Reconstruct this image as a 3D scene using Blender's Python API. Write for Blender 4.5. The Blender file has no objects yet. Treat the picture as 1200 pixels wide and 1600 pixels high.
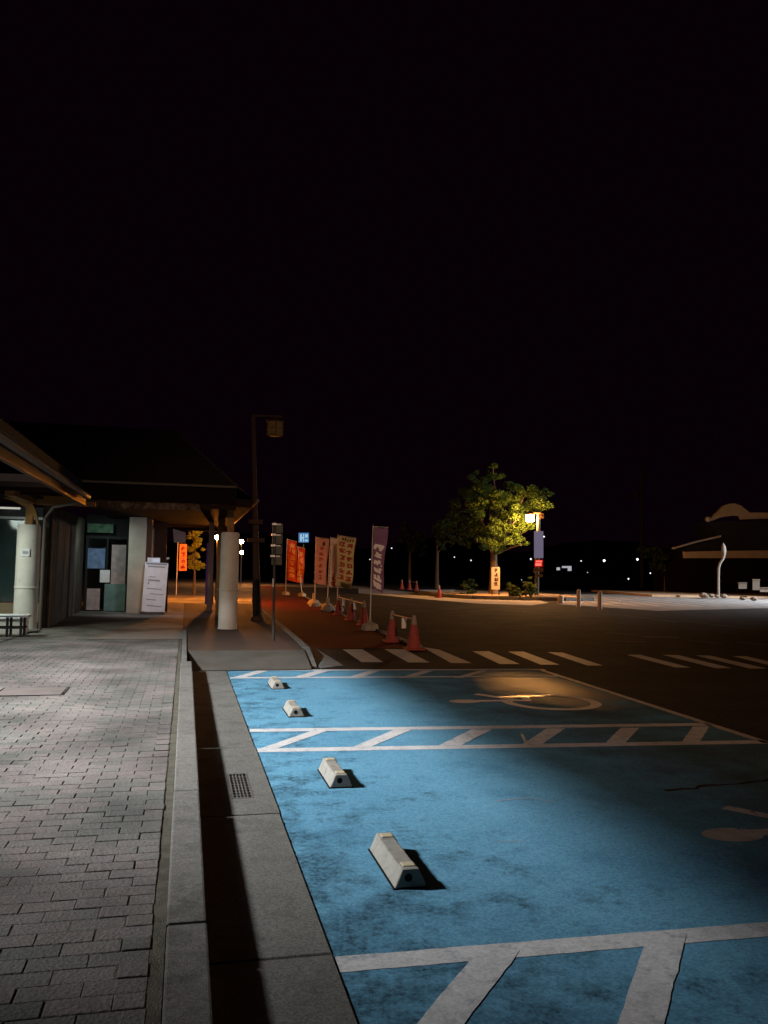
import bpy, bmesh, math, random
from mathutils import Vector, Matrix
R = math.radians
random.seed(7)
S = bpy.context.scene
C = S.collection

# ------------------------------------------------------------------ camera
F, CX, CY = 1300.0, 600.0, 800.0
HZ = 1.62
ROLL, PITCH, YAW = R(1.1), math.atan(86 / F), math.atan(307 / F)
cam_d = bpy.data.cameras.new('camera'); cam = bpy.data.objects.new('camera', cam_d); C.objects.link(cam)
cam_d.sensor_fit = 'VERTICAL'; cam_d.sensor_height = 36.0; cam_d.lens = 36.0 * F / 1600.0
cam_d.clip_start = 0.05; cam_d.clip_end = 2500
cam.matrix_world = (Matrix.Translation((0, 0, HZ)) @ Matrix.Rotation(-YAW, 4, 'Z') @ Matrix.Rotation(R(90) + PITCH, 4, 'X')
                    @ Matrix.Rotation(ROLL, 4, 'Z'))
S.camera = cam

# ------------------------------------------------------------------ world, exposure
W = bpy.data.worlds.new('World'); S.world = W; W.use_nodes = True
nt = W.node_tree; nt.nodes.clear()
sky = nt.nodes.new('ShaderNodeTexSky'); sky.sky_type = 'NISHITA'; sky.sun_disc = False
sky.sun_elevation = R(-6); sky.sun_rotation = R(200)
bg1 = nt.nodes.new('ShaderNodeBackground'); bg1.inputs[1].default_value = 0.002
bg2 = nt.nodes.new('ShaderNodeBackground'); bg2.inputs[0].default_value = (0.0021, 0.0004, 0.0017, 1); bg2.inputs[1].default_value = 1.0
add = nt.nodes.new('ShaderNodeAddShader'); wo = nt.nodes.new('ShaderNodeOutputWorld')
nt.links.new(sky.outputs[0], bg1.inputs[0]); nt.links.new(bg1.outputs[0], add.inputs[0]); nt.links.new(bg2.outputs[0], add.inputs[1])
nt.links.new(add.outputs[0], wo.inputs[0])
S.view_settings.view_transform = 'Standard'; S.view_settings.look = 'None'
S.view_settings.exposure = 0.0; S.view_settings.gamma = 1.0; S.view_settings.use_curve_mapping = False
S.cycles.use_denoising = True
S.cycles.max_bounces = 5
S.cycles.sample_clamp_indirect = 4.0

# ------------------------------------------------------------------ lamps of the place and added fill lights
def spot(name, loc, aim, power, col, size, blend, radius):
    d = bpy.data.lights.new(name, 'SPOT'); d.energy = power; d.color = col; d.spot_size = R(size); d.spot_blend = blend
    d.shadow_soft_size = radius
    o = bpy.data.objects.new(name, d); C.objects.link(o); o.location = loc
    o.rotation_euler = (Vector(aim) - Vector(loc)).to_track_quat('-Z', 'Y').to_euler(); return o
def point(name, loc, power, col, radius=0.12):
    d = bpy.data.lights.new(name, 'POINT'); d.energy = power; d.color = col; d.shadow_soft_size = radius
    o = bpy.data.objects.new(name, d); C.objects.link(o); o.location = loc; return o
SODIUM = (1.0, 0.42, 0.10)
# floodlight under the left canopy roof: white light on the walk and the near parking bays
spot('canopy_floodlight', (-9.0, 7.4, 6.85), (-1.4, 9.5, 0), 18500, (0.96, 0.97, 1.0), 78, 1.0, 0.46)
# warm lot light behind the photographer that reaches the banners and the crosswalk
spot('lot_lamp_behind', (1.5, -14.0, 9.0), (4.4, 21.5, 0.6), 9500, (1.0, 0.60, 0.37), 28, 1.0, 0.15)
spot('lot_lamp_behind', (2.1, -14.0, 9.0), (11.0, 19.0, 0.0), 5200, (1.0, 0.60, 0.37), 27, 1.0, 0.15)
# white yard light beyond the right edge, small porch light, added door and passage fills
spot('yard_floodlight', (41.0, 39.0, 6.0), (32.5, 41.5, 0), 30000, (0.88, 0.93, 1.0), 110, 0.8, 0.3)
spot('porch_tube_light', (-4.6, 16.9, 2.72), (-3.5, 17.7, 0), 380, (0.86, 1.0, 0.9), 150, 1.0, 0.25)
spot('door_fill_light', (-2.3, 23.6, 2.75), (-2.3, 25.4, 0.9), 75, (0.75, 1.0, 0.92), 130, 1.0, 0.2)  # unseen light added to brighten the door recess
spot('passage_fill_light', (-0.4, 21.8, 2.8), (-0.7, 24.6, 0.9), 170, (0.95, 0.9, 1.0), 95, 1.0, 0.2)  # no visible source: added to brighten the poster stand and pillar

# ------------------------------------------------------------------ pixel helpers (a photo pixel to a real point)
def ray(px, py):
    u, v = px - CX, -(py - CY)
    c, s = math.cos(ROLL), math.sin(ROLL); u, v = u * c - v * s, u * s + v * c
    cp, sp = math.cos(PITCH), math.sin(PITCH); f, z = F * cp - v * sp, F * sp + v * cp
    cy, sy = math.cos(YAW), math.sin(YAW)
    return Vector((u * cy + f * sy, -u * sy + f * cy, z))
def G(px, py, z=0.0):
    r = ray(px, py); return Vector((0, 0, HZ)) + r * ((z - HZ) / r.z)
def P(px, py, Y=None, D=None):
    r = ray(px, py); t = Y / r.y if Y is not None else D / math.hypot(r.x, r.y)
    return Vector((0, 0, HZ)) + r * t

# ------------------------------------------------------------------ materials
MATS = {}
def mat(name, col, rough=0.7, col2=None, scale=6.0, detail=6.0, lo=0.35, hi=0.65, bump=0.0, bscale=60.0, metal=0.0,
        emit=None, estr=0.0, dirt=None, dscale=1.5, dlo=0.5, dhi=0.7, spec=0.03, vary=0.0, island=False, trans=0.0):
    m = bpy.data.materials.new(name); m.use_nodes = True; MATS[name] = m
    n = m.node_tree.nodes; l = m.node_tree.links; b = n['Principled BSDF']
    b.inputs['Roughness'].default_value = rough; b.inputs['Metallic'].default_value = metal
    b.inputs['Specular IOR Level'].default_value = spec
    b.inputs['Transmission Weight'].default_value = trans
    geo = n.new('ShaderNodeNewGeometry')
    def noise(sc, det, a, z, rghn=0.6):
        t = n.new('ShaderNodeTexNoise'); t.inputs['Scale'].default_value = sc; t.inputs['Detail'].default_value = det
        t.inputs['Roughness'].default_value = rghn
        l.new(geo.outputs['Position'], t.inputs['Vector'])
        r = n.new('ShaderNodeMapRange'); r.inputs[1].default_value = a; r.inputs[2].default_value = z
        l.new(t.outputs['Fac'], r.inputs[0]); return r.outputs[0]
    def mix(a, c, fac):
        x = n.new('ShaderNodeMix'); x.data_type = 'RGBA'
        l.new(fac, x.inputs[0])
        if isinstance(a, tuple): x.inputs[6].default_value = (*a, 1)
        else: l.new(a, x.inputs[6])
        if isinstance(c, tuple): x.inputs[7].default_value = (*c, 1)
        else: l.new(c, x.inputs[7])
        return x.outputs[2]
    c = None
    if col2: c = mix(col, col2, noise(scale, detail, lo, hi))
    if dirt: c = mix(c if c else col, dirt, noise(dscale, 9.0, dlo, dhi, 0.68))
    if vary:
        if island: rnd = geo.outputs['Random Per Island']
        else: rnd = n.new('ShaderNodeObjectInfo').outputs['Random']
        mr = n.new('ShaderNodeMapRange'); mr.inputs[3].default_value = 1 - vary; mr.inputs[4].default_value = 1 + vary
        l.new(rnd, mr.inputs[0])
        h = n.new('ShaderNodeHueSaturation'); l.new(mr.outputs[0], h.inputs['Value'])
        if c: l.new(c, h.inputs['Color'])
        else: h.inputs['Color'].default_value = (*col, 1)
        c = h.outputs[0]
    if c: l.new(c, b.inputs['Base Color'])
    else: b.inputs['Base Color'].default_value = (*col, 1)
    if bump:
        bt = n.new('ShaderNodeTexNoise'); bt.inputs['Scale'].default_value = bscale; bt.inputs['Detail'].default_value = 5
        l.new(geo.outputs['Position'], bt.inputs['Vector'])
        bm = n.new('ShaderNodeBump'); bm.inputs['Strength'].default_value = bump; bm.inputs['Distance'].default_value = 0.01
        l.new(bt.outputs['Fac'], bm.inputs['Height']); l.new(bm.outputs[0], b.inputs['Normal'])
    if emit:
        b.inputs['Emission Color'].default_value = (*emit, 1); b.inputs['Emission Strength'].default_value = estr
    m['bsdf'] = 1
    return m

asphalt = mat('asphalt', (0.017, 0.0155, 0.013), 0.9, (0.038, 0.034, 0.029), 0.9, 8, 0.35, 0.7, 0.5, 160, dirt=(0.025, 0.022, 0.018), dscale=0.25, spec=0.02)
blue = mat('blue_paint', (0.095, 0.245, 0.355), 0.65, (0.12, 0.29, 0.41), 1.3, 10, 0.3, 0.7, 0.30, 240, dirt=(0.07, 0.18, 0.28), dscale=1.1, dlo=0.52, dhi=0.72, spec=0.0)
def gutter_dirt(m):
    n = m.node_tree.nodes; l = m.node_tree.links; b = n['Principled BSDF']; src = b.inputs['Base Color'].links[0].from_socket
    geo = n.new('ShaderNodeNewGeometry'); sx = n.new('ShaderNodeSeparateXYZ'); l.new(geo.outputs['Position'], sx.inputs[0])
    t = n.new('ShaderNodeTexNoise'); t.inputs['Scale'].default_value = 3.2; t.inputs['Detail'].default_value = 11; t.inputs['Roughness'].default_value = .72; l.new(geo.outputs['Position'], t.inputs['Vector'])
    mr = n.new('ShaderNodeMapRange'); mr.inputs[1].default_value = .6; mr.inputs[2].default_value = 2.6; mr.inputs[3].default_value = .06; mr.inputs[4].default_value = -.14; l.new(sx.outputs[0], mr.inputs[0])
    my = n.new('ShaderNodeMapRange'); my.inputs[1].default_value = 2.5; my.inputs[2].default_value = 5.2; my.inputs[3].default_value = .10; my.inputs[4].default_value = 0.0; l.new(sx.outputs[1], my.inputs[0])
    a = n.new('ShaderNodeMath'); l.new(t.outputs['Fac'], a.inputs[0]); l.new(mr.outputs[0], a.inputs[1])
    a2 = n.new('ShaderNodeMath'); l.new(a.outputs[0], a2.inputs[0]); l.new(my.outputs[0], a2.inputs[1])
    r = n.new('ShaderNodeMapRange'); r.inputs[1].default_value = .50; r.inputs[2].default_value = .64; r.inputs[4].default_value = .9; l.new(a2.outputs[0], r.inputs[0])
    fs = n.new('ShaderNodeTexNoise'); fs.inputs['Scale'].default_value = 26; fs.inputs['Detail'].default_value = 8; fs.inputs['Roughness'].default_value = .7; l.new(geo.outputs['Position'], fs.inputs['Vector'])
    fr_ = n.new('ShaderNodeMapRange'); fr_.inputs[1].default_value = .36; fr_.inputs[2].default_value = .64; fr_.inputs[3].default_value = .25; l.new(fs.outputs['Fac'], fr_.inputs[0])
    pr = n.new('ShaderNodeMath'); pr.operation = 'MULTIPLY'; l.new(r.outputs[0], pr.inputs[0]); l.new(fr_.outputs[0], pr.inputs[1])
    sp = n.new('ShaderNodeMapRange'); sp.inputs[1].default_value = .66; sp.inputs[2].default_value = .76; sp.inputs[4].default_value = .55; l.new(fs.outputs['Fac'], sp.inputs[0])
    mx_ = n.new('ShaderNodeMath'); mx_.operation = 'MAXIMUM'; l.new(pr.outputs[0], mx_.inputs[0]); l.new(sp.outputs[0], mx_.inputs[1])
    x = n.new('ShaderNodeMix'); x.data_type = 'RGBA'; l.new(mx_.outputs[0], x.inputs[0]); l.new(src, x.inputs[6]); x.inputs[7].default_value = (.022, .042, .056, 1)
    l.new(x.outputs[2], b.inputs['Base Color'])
def lane_side_shade(m):
    """shade put into the colour: the paint goes mottled grey towards the lane"""
    n = m.node_tree.nodes; l = m.node_tree.links; b = n['Principled BSDF']; src = b.inputs['Base Color'].links[0].from_socket
    geo = n.new('ShaderNodeNewGeometry'); sx = n.new('ShaderNodeSeparateXYZ'); l.new(geo.outputs['Position'], sx.inputs[0])
    t = n.new('ShaderNodeTexNoise'); t.inputs['Scale'].default_value = 1.4; t.inputs['Detail'].default_value = 10; t.inputs['Roughness'].default_value = .7; l.new(geo.outputs['Position'], t.inputs['Vector'])
    mr = n.new('ShaderNodeMapRange'); mr.inputs[1].default_value = 1.9; mr.inputs[2].default_value = 3.9; mr.inputs[3].default_value = -.35; mr.inputs[4].default_value = .22; l.new(sx.outputs[0], mr.inputs[0])
    a = n.new('ShaderNodeMath'); l.new(t.outputs['Fac'], a.inputs[0]); l.new(mr.outputs[0], a.inputs[1])
    r = n.new('ShaderNodeMapRange'); r.inputs[1].default_value = .42; r.inputs[2].default_value = .80; r.inputs[4].default_value = .8; l.new(a.outputs[0], r.inputs[0])
    x = n.new('ShaderNodeMix'); x.data_type = 'RGBA'; l.new(r.outputs[0], x.inputs[0]); l.new(src, x.inputs[6]); x.inputs[7].default_value = (.062, .075, .078, 1); l.new(x.outputs[2], b.inputs['Base Color'])
def grain(m, sc, lo, hi):
    n = m.node_tree.nodes; l = m.node_tree.links; b = n['Principled BSDF']; src = b.inputs['Base Color'].links[0].from_socket
    geo = n.new('ShaderNodeNewGeometry'); v = n.new('ShaderNodeTexVoronoi'); v.inputs['Scale'].default_value = sc; l.new(geo.outputs['Position'], v.inputs['Vector'])
    sp = n.new('ShaderNodeSeparateColor'); l.new(v.outputs['Color'], sp.inputs[0])
    mr = n.new('ShaderNodeMapRange'); mr.inputs[3].default_value = lo; mr.inputs[4].default_value = hi; l.new(sp.outputs[0], mr.inputs[0])
    h = n.new('ShaderNodeHueSaturation'); l.new(src, h.inputs['Color']); l.new(mr.outputs[0], h.inputs['Value']); l.new(h.outputs[0], b.inputs['Base Color'])
gutter_dirt(blue)
lane_side_shade(blue)
grain(blue, 85, .80, 1.16)
def sheen(m):
    """a smoother, browned patch of the paint in the far bay"""
    n = m.node_tree.nodes; l = m.node_tree.links; b = n['Principled BSDF']; src = b.inputs['Base Color'].links[0].from_socket
    geo = n.new('ShaderNodeNewGeometry'); mp = n.new('ShaderNodeMapping'); mp.vector_type = 'POINT'
    mp.inputs['Location'].default_value = (-4.85 / .95, -10.9 / 2.1, 0); mp.inputs['Scale'].default_value = (1 / .95, 1 / 2.1, 1); l.new(geo.outputs['Position'], mp.inputs['Vector'])
    ln = n.new('ShaderNodeVectorMath'); ln.operation = 'LENGTH'; l.new(mp.outputs[0], ln.inputs[0])
    t = n.new('ShaderNodeTexNoise'); t.inputs['Scale'].default_value = 1.6; t.inputs['Detail'].default_value = 8; l.new(geo.outputs['Position'], t.inputs['Vector'])
    a = n.new('ShaderNodeMath'); a.operation = 'MULTIPLY_ADD'; a.inputs[1].default_value = 1.1; l.new(t.outputs['Fac'], a.inputs[0]); l.new(ln.outputs['Value'], a.inputs[2])
    r = n.new('ShaderNodeMapRange'); r.inputs[1].default_value = 1.45; r.inputs[2].default_value = .75; l.new(a.outputs[0], r.inputs[0])
    x = n.new('ShaderNodeMix'); x.data_type = 'RGBA'; l.new(r.outputs[0], x.inputs[0]); l.new(src, x.inputs[6]); x.inputs[7].default_value = (.115, .088, .082, 1); l.new(x.outputs[2], b.inputs['Base Color'])
    q = n.new('ShaderNodeMapRange'); q.inputs[3].default_value = .62; q.inputs[4].default_value = .45; l.new(r.outputs[0], q.inputs[0]); l.new(q.outputs[0], b.inputs['Roughness'])
    z = n.new('ShaderNodeMapRange'); z.inputs[3].default_value = .0; z.inputs[4].default_value = .035; l.new(r.outputs[0], z.inputs[0]); l.new(z.outputs[0], b.inputs['Specular IOR Level'])
sheen(blue)
white_line = mat('road_line_paint', (0.42, 0.42, 0.41), 0.6, (0.54, 0.535, 0.53), 8, 8, 0.3, 0.7, 0.25, 240, dirt=(0.24, 0.27, 0.29), dscale=9, dlo=0.54, dhi=0.70, spec=0.0)
worn_line = mat('worn_line_paint', (0.44, 0.41, 0.38), 0.6, (0.30, 0.28, 0.26), 6, 8, 0.35, 0.65, 0.6, 120, dirt=(0.13, 0.12, 0.11), dscale=8, dlo=0.54, dhi=0.70)
faded_line = mat('faded_line_paint', (0.14, 0.13, 0.12), 0.8, (0.06, 0.055, 0.05), 4, 8, 0.35, 0.65, 0.6, 120)
concrete = mat('concrete', (0.12, 0.118, 0.106), 0.9, (0.155, 0.152, 0.137), 3, 9, 0.3, 0.7, 0.6, 300, dirt=(0.06, 0.06, 0.052), dscale=2.2, dlo=0.52, dhi=0.75, vary=0.07)
kerb_conc = mat('kerb_concrete', (0.165, 0.16, 0.145), 0.9, (0.22, 0.215, 0.195), 22, 9, 0.3, 0.7, 1.0, 260, dirt=(0.085, 0.083, 0.072), dscale=3.2, dlo=0.5, dhi=0.75, vary=0.08)
floor_conc = mat('smooth_paving', (0.165, 0.148, 0.134), 0.8, (0.195, 0.176, 0.158), 0.8, 6, 0.35, 0.65, 0.4, 90, dirt=(0.07, 0.06, 0.053), dscale=0.5, dlo=0.45, dhi=0.62)
brown_pave = mat('brown_paving', (0.085, 0.055, 0.042), 0.85, (0.07, 0.055, 0.045), 2, 6, 0.35, 0.65, 0.5, 90)
sand_joint = mat('joint_sand', (0.085, 0.08, 0.065), 0.95, (0.125, 0.118, 0.09), 14, 8, 0.4, 0.6, 1.0, 150)
red_path = mat('red_path', (0.080, 0.013, 0.008), 0.85, (0.055, 0.010, 0.007), 0.7, 6, 0.35, 0.65, 0.7, 120)
soil = mat('soil', (0.36, 0.24, 0.15), 0.95, (0.26, 0.18, 0.11), 2, 8, 0.35, 0.65, 1.0, 30)
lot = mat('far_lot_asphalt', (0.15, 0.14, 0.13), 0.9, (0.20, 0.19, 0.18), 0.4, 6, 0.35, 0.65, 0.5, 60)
cream = mat('cream_stopper_concrete', (0.29, 0.28, 0.245), 0.8, (0.22, 0.212, 0.185), 14, 9, 0.35, 0.7, 0.6, 180, dirt=(0.12, 0.115, 0.10), dscale=11, dlo=0.58, dhi=0.76)
reflector = mat('reflector_cream', (0.42, 0.37, 0.25), 0.35)
hole_dark = mat('dark_slab', (0.012, 0.012, 0.012), 0.9)
iron = mat('cast_iron', (0.14, 0.135, 0.125), 0.6, (0.09, 0.085, 0.08), 30, 6, 0.4, 0.6, 0.5, 200, metal=0.4)
col_white = mat('column_plaster', (0.55, 0.505, 0.45), 0.65, (0.48, 0.445, 0.39), 4, 7, 0.35, 0.65, 0.2, 60, dirt=(0.30, 0.27, 0.23), dscale=3.0, dlo=0.60, dhi=0.8)
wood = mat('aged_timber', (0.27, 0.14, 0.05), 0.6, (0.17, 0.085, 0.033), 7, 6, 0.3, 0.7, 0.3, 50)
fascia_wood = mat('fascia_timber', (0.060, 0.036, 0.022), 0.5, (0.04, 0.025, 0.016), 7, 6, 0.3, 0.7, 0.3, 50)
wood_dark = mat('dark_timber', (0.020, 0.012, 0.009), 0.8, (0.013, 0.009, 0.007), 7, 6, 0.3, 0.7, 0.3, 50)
night_wall = mat('black_timber_wall', (0.008, 0.005, 0.004), 0.9)
roof_tile = mat('roof_tile', (0.020, 0.018, 0.019), 0.6, (0.028, 0.025, 0.025), 4, 6, 0.35, 0.65, 0.3, 50)
gutter_metal = mat('gutter_metal', (0.085, 0.07, 0.058), 0.45)
board_gray = mat('gray_board', (0.105, 0.085, 0.068), 0.6, (0.06, 0.048, 0.04), 3, 6, 0.35, 0.65, 0.2, 50)
plaster = mat('beige_plaster', (0.36, 0.32, 0.26), 0.85, (0.28, 0.25, 0.20), 1.5, 7, 0.35, 0.65, 0.3, 60)
brown_wall = mat('brown_wall', (0.11, 0.06, 0.04), 0.85, (0.08, 0.045, 0.03), 2, 6, 0.35, 0.65, 0.3, 50)
glass = mat('window_glass', (0.6, 0.7, 0.7), 0.06, trans=1.0)
curtain = mat('pale_curtain', (0.42, 0.52, 0.52), 0.8, (0.33, 0.42, 0.42), 5, 4, 0.35, 0.65)
tan_panel = mat('tan_panel', (0.45, 0.34, 0.22), 0.7, (0.38, 0.28, 0.18), 5, 4, 0.35, 0.65)
black_frame = mat('black_frame', (0.02, 0.02, 0.02), 0.5)
paper_pink = mat('pinkish_poster', (0.38, 0.29, 0.27), 0.7, (0.26, 0.20, 0.20), 6, 3, 0.35, 0.65)
paper_teal = mat('teal_panel', (0.14, 0.22, 0.20), 0.5, (0.10, 0.16, 0.15), 4, 3, 0.35, 0.65)
paper_blue = mat('blue_poster', (0.16, 0.22, 0.36), 0.7, (0.10, 0.14, 0.24), 7, 3, 0.35, 0.65)
paper_green = mat('green_panel', (0.03, 0.07, 0.045), 0.6, (0.09, 0.15, 0.10), 6, 3, 0.35, 0.65)
sign_white = mat('sign_white', (0.66, 0.65, 0.68), 0.6, (0.58, 0.56, 0.56), 5, 4, 0.35, 0.65)
sign_gray = mat('sign_print_gray', (0.30, 0.28, 0.28), 0.7)
frame_alu = mat('aluminium', (0.55, 0.57, 0.60), 0.35, metal=0.6)
pole_brown = mat('brown_pole_paint', (0.055, 0.032, 0.022), 0.6, (0.045, 0.027, 0.018), 6, 5, 0.35, 0.65)
lantern_glass = mat('unlit_lantern_glass', (0.22, 0.15, 0.055), 0.5, (0.15, 0.10, 0.04), 8, 3, 0.35, 0.65)
steel_dark = mat('dark_steel', (0.06, 0.055, 0.05), 0.5, metal=0.3)
plate_green = mat('dark_sign_plate', (0.10, 0.10, 0.085), 0.5)
bright_tape = mat('bright_reflective_tape', (0.9, 0.88, 0.85), 0.3)
cone_red = mat('cone_red', (0.30, 0.062, 0.05), 0.6, (0.24, 0.05, 0.04), 9, 4, 0.35, 0.65)
cone_white = mat('cone_white_band', (0.26, 0.20, 0.17), 0.5)
tag_white = mat('white_tag', (0.7, 0.66, 0.62), 0.6)
weight = mat('pole_base_weight', (0.34, 0.30, 0.24), 0.8, (0.28, 0.24, 0.2), 8, 4, 0.35, 0.65)
pole_white = mat('banner_pole', (0.55, 0.50, 0.45), 0.5)
leaf = mat('leaf', (0.060, 0.100, 0.020), 0.6, (0.042, 0.075, 0.016), 0.8, 4, 0.35, 0.65, vary=0.35, island=True)
leaf_dark = mat('dark_leaf', (0.05, 0.07, 0.02), 0.6, vary=0.3, island=True)
leaf_gold = mat('golden_leaf', (0.32, 0.34, 0.05), 0.6, vary=0.35, island=True)
bark = mat('bark', (0.12, 0.09, 0.06), 0.9, (0.08, 0.06, 0.045), 4, 6, 0.35, 0.65, 0.8, 20)
ochre = mat('ochre_trim', (0.40, 0.30, 0.18), 0.7, (0.33, 0.25, 0.15), 1.5, 5, 0.35, 0.65)
gray_line = mat('gray_trim', (0.40, 0.36, 0.34), 0.6)
pale_metal = mat('pale_painted_metal', (0.62, 0.58, 0.54), 0.5)
bent_m = mat('bent_pole_paint', (0.15, 0.14, 0.13), 0.6)
utility_m = mat('utility_pole_concrete', (0.045, 0.035, 0.03), 0.9)
stone = mat('rough_stone', (0.18, 0.15, 0.12), 0.9, (0.12, 0.10, 0.085), 3, 7, 0.35, 0.65, 1.0, 20)
bollard_m = mat('bollard_concrete', (0.58, 0.52, 0.44), 0.85, (0.50, 0.44, 0.38), 6, 5, 0.35, 0.65)

for m_ in (leaf, leaf_dark, leaf_gold):
    n = m_.node_tree.nodes; l = m_.node_tree.links; b = n['Principled BSDF']; tr = n.new('ShaderNodeBsdfTranslucent'); mx = n.new('ShaderNodeMixShader'); mx.inputs[0].default_value = .5
    l.new(b.inputs['Base Color'].links[0].from_socket, tr.inputs[0]); l.new(b.outputs[0], mx.inputs[1]); l.new(tr.outputs[0], mx.inputs[2]); l.new(mx.outputs[0], n['Material Output'].inputs[0])
def emitter(name, col, s):
    return mat(name, tuple(c * .12 for c in col), 0.6, emit=col, estr=s)
lamp_warm = emitter('lit_lantern_panel', (1.0, 0.44, 0.12), 2300)
lamp_globe = emitter('lit_globe', (1.0, 0.29, 0.035), 4800)
lamp_globe_far = emitter('lit_far_globe', (1.0, 0.38, 0.09), 1500)
lamp_far = emitter('distant_white_light', (0.92, 0.95, 1.0), 1.3)
lamp_far_big = emitter('distant_bright_light', (0.85, 0.9, 1.0), 2.4)
led_red = emitter('red_led', (1.0, 0.02, 0.015), 0.22)
led_core = emitter('red_led_digits', (1.0, 0.12, 0.09), 1.8)
sign_blue = emitter('backlit_blue_sign', (0.10, 0.30, 0.62), 0.62)
sign_blue_light = emitter('backlit_white_graphic', (0.45, 0.75, 0.95), 0.7)
board_lit = emitter('backlit_pale_panel', (0.30, 0.27, 0.42), 0.40)
far_white = emitter('lit_far_sign', (0.8, 0.78, 0.86), 0.5)
tube_m = emitter('fluorescent_tube', (0.85, 0.85, 0.72), 0.55)
sign_top_lit = emitter('small_lit_panel', (0.8, 0.85, 1.0), 0.5)

# ------------------------------------------------------------------ mesh builder
class MB:
    def __init__(s): s.v = []; s.f = []; s.mi = []; s.cur = 0
    def quadf(s, *idx): s.f.append(idx); s.mi.append(s.cur)
    def poly(s, pts):
        b = len(s.v); s.v += [tuple(p) for p in pts]; s.quadf(*range(b, b + len(pts))); return s
    def box(s, x0, x1, y0, y1, z0, z1, ch=0.0):
        """box; ch chamfers the upper edges"""
        b = len(s.v)
        if ch:
            s.v += [(x0, y0, z0), (x1, y0, z0), (x1, y1, z0), (x0, y1, z0),
                    (x0, y0, z1 - ch), (x1, y0, z1 - ch), (x1, y1, z1 - ch), (x0, y1, z1 - ch),
                    (x0 + ch, y0 + ch, z1), (x1 - ch, y0 + ch, z1), (x1 - ch, y1 - ch, z1), (x0 + ch, y1 - ch, z1)]
            for k in range(2):
                for i in range(4):
                    j = (i + 1) % 4; s.quadf(b + 4 * k + i, b + 4 * k + j, b + 4 * k + 4 + j, b + 4 * k + 4 + i)
            s.quadf(b + 8, b + 9, b + 10, b + 11); s.quadf(b + 3, b + 2, b + 1, b)
        else:
            s.v += [(x0, y0, z0), (x1, y0, z0), (x1, y1, z0), (x0, y1, z0), (x0, y0, z1), (x1, y0, z1), (x1, y1, z1), (x0, y1, z1)]
            for q in ((3, 2, 1, 0), (4, 5, 6, 7), (0, 1, 5, 4), (1, 2, 6, 5), (2, 3, 7, 6), (3, 0, 4, 7)): s.quadf(*[b + i for i in q])
        return s
    def prism(s, pts, z0, z1):
        """ground polygon (x, y) counter-clockwise, z0/z1 numbers"""
        n = len(pts); b = len(s.v)
        s.v += [(p[0], p[1], z0) for p in pts] + [(p[0], p[1], z1) for p in pts]
        s.quadf(*[b + n + i for i in range(n)]); s.quadf(*[b + i for i in reversed(range(n))])
        for i in range(n): j = (i + 1) % n; s.quadf(b + i, b + j, b + n + j, b + n + i)
        return s
    def extr(s, prof, axis_pts):
        """profile list of (offset vector) swept between two points"""
        n = len(prof); b = len(s.v)
        for a in axis_pts: s.v += [tuple(Vector(a) + Vector(p)) for p in prof]
        for i in range(n): j = (i + 1) % n; s.quadf(b + i, b + j, b + n + j, b + n + i)
        s.quadf(*[b + i for i in reversed(range(n))]); s.quadf(*[b + n + i for i in range(n)])
        return s
    def tube(s, pts, rs, n=12, cap=True):
        pts = [Vector(p) for p in pts]
        if not isinstance(rs, (list, tuple)): rs = [rs] * len(pts)
        b = len(s.v)
        for k, p in enumerate(pts):
            d = (pts[min(k + 1, len(pts) - 1)] - pts[max(k - 1, 0)]).normalized()
            up = Vector((0, 0, 1)) if abs(d.z) < 0.9 else Vector((0, 1, 0))
            a = d.cross(up).normalized(); c = a.cross(d)
            for i in range(n):
                t = 2 * math.pi * i / n; s.v.append(tuple(p + (a * math.cos(t) + c * math.sin(t)) * rs[k]))
        for k in range(len(pts) - 1):
            for i in range(n):
                j = (i + 1) % n; s.quadf(b + k * n + i, b + k * n + j, b + (k + 1) * n + j, b + (k + 1) * n + i)
        if cap:
            s.quadf(*[b + i for i in reversed(range(n))]); s.quadf(*[b + (len(pts) - 1) * n + i for i in range(n)])
        return s
    def lathe(s, cx, cy, prof, n=24):
        return s.tube([(cx, cy, z) for r, z in prof], [r for r, z in prof], n)
    def ball(s, c, r, n=10, m=7, sz=1.0):
        pr = [(max(1e-4, r * math.sin(math.pi * k / m)), c[2] - r * sz * math.cos(math.pi * k / m)) for k in range(m + 1)]
        return s.lathe(c[0], c[1], pr, n)
    def build(s, name, m, parent=None, smooth=False, loc=None, bevel=0.0):
        me = bpy.data.meshes.new(name); me.from_pydata(s.v, [], s.f)
        ms = m if isinstance(m, (list, tuple)) else [m]
        for q in ms: me.materials.append(q)
        if len(ms) > 1: me.polygons.foreach_set('material_index', s.mi)
        bm = bmesh.new(); bm.from_mesh(me)
        bmesh.ops.recalc_face_normals(bm, faces=bm.faces)
        if bevel:
            bmesh.ops.remove_doubles(bm, verts=bm.verts, dist=1e-5)
            es = [e for e in bm.edges if len(e.link_faces) == 2 and e.calc_face_angle(0) > R(25)]
            bmesh.ops.bevel(bm, geom=es, offset=bevel, segments=2, affect='EDGES', profile=0.5)
        bm.to_mesh(me); bm.free()
        if smooth:
            for p in me.polygons: p.use_smooth = True
            try: me.set_sharp_from_angle(angle=R(40))
            except Exception: pass
        o = bpy.data.objects.new(name, me); C.objects.link(o)
        if loc: o.location = loc
        if parent: o.parent = parent; o.matrix_parent_inverse = Matrix.Translation(-Vector(parent.location)) if parent.type == 'EMPTY' else Matrix()
        return o
def tag(o, label=None, cat=None, group=None, kind=None):
    if label: o['label'] = label
    if cat: o['category'] = cat
    if group: o['group'] = group
    if kind: o['kind'] = kind
    return o
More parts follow.
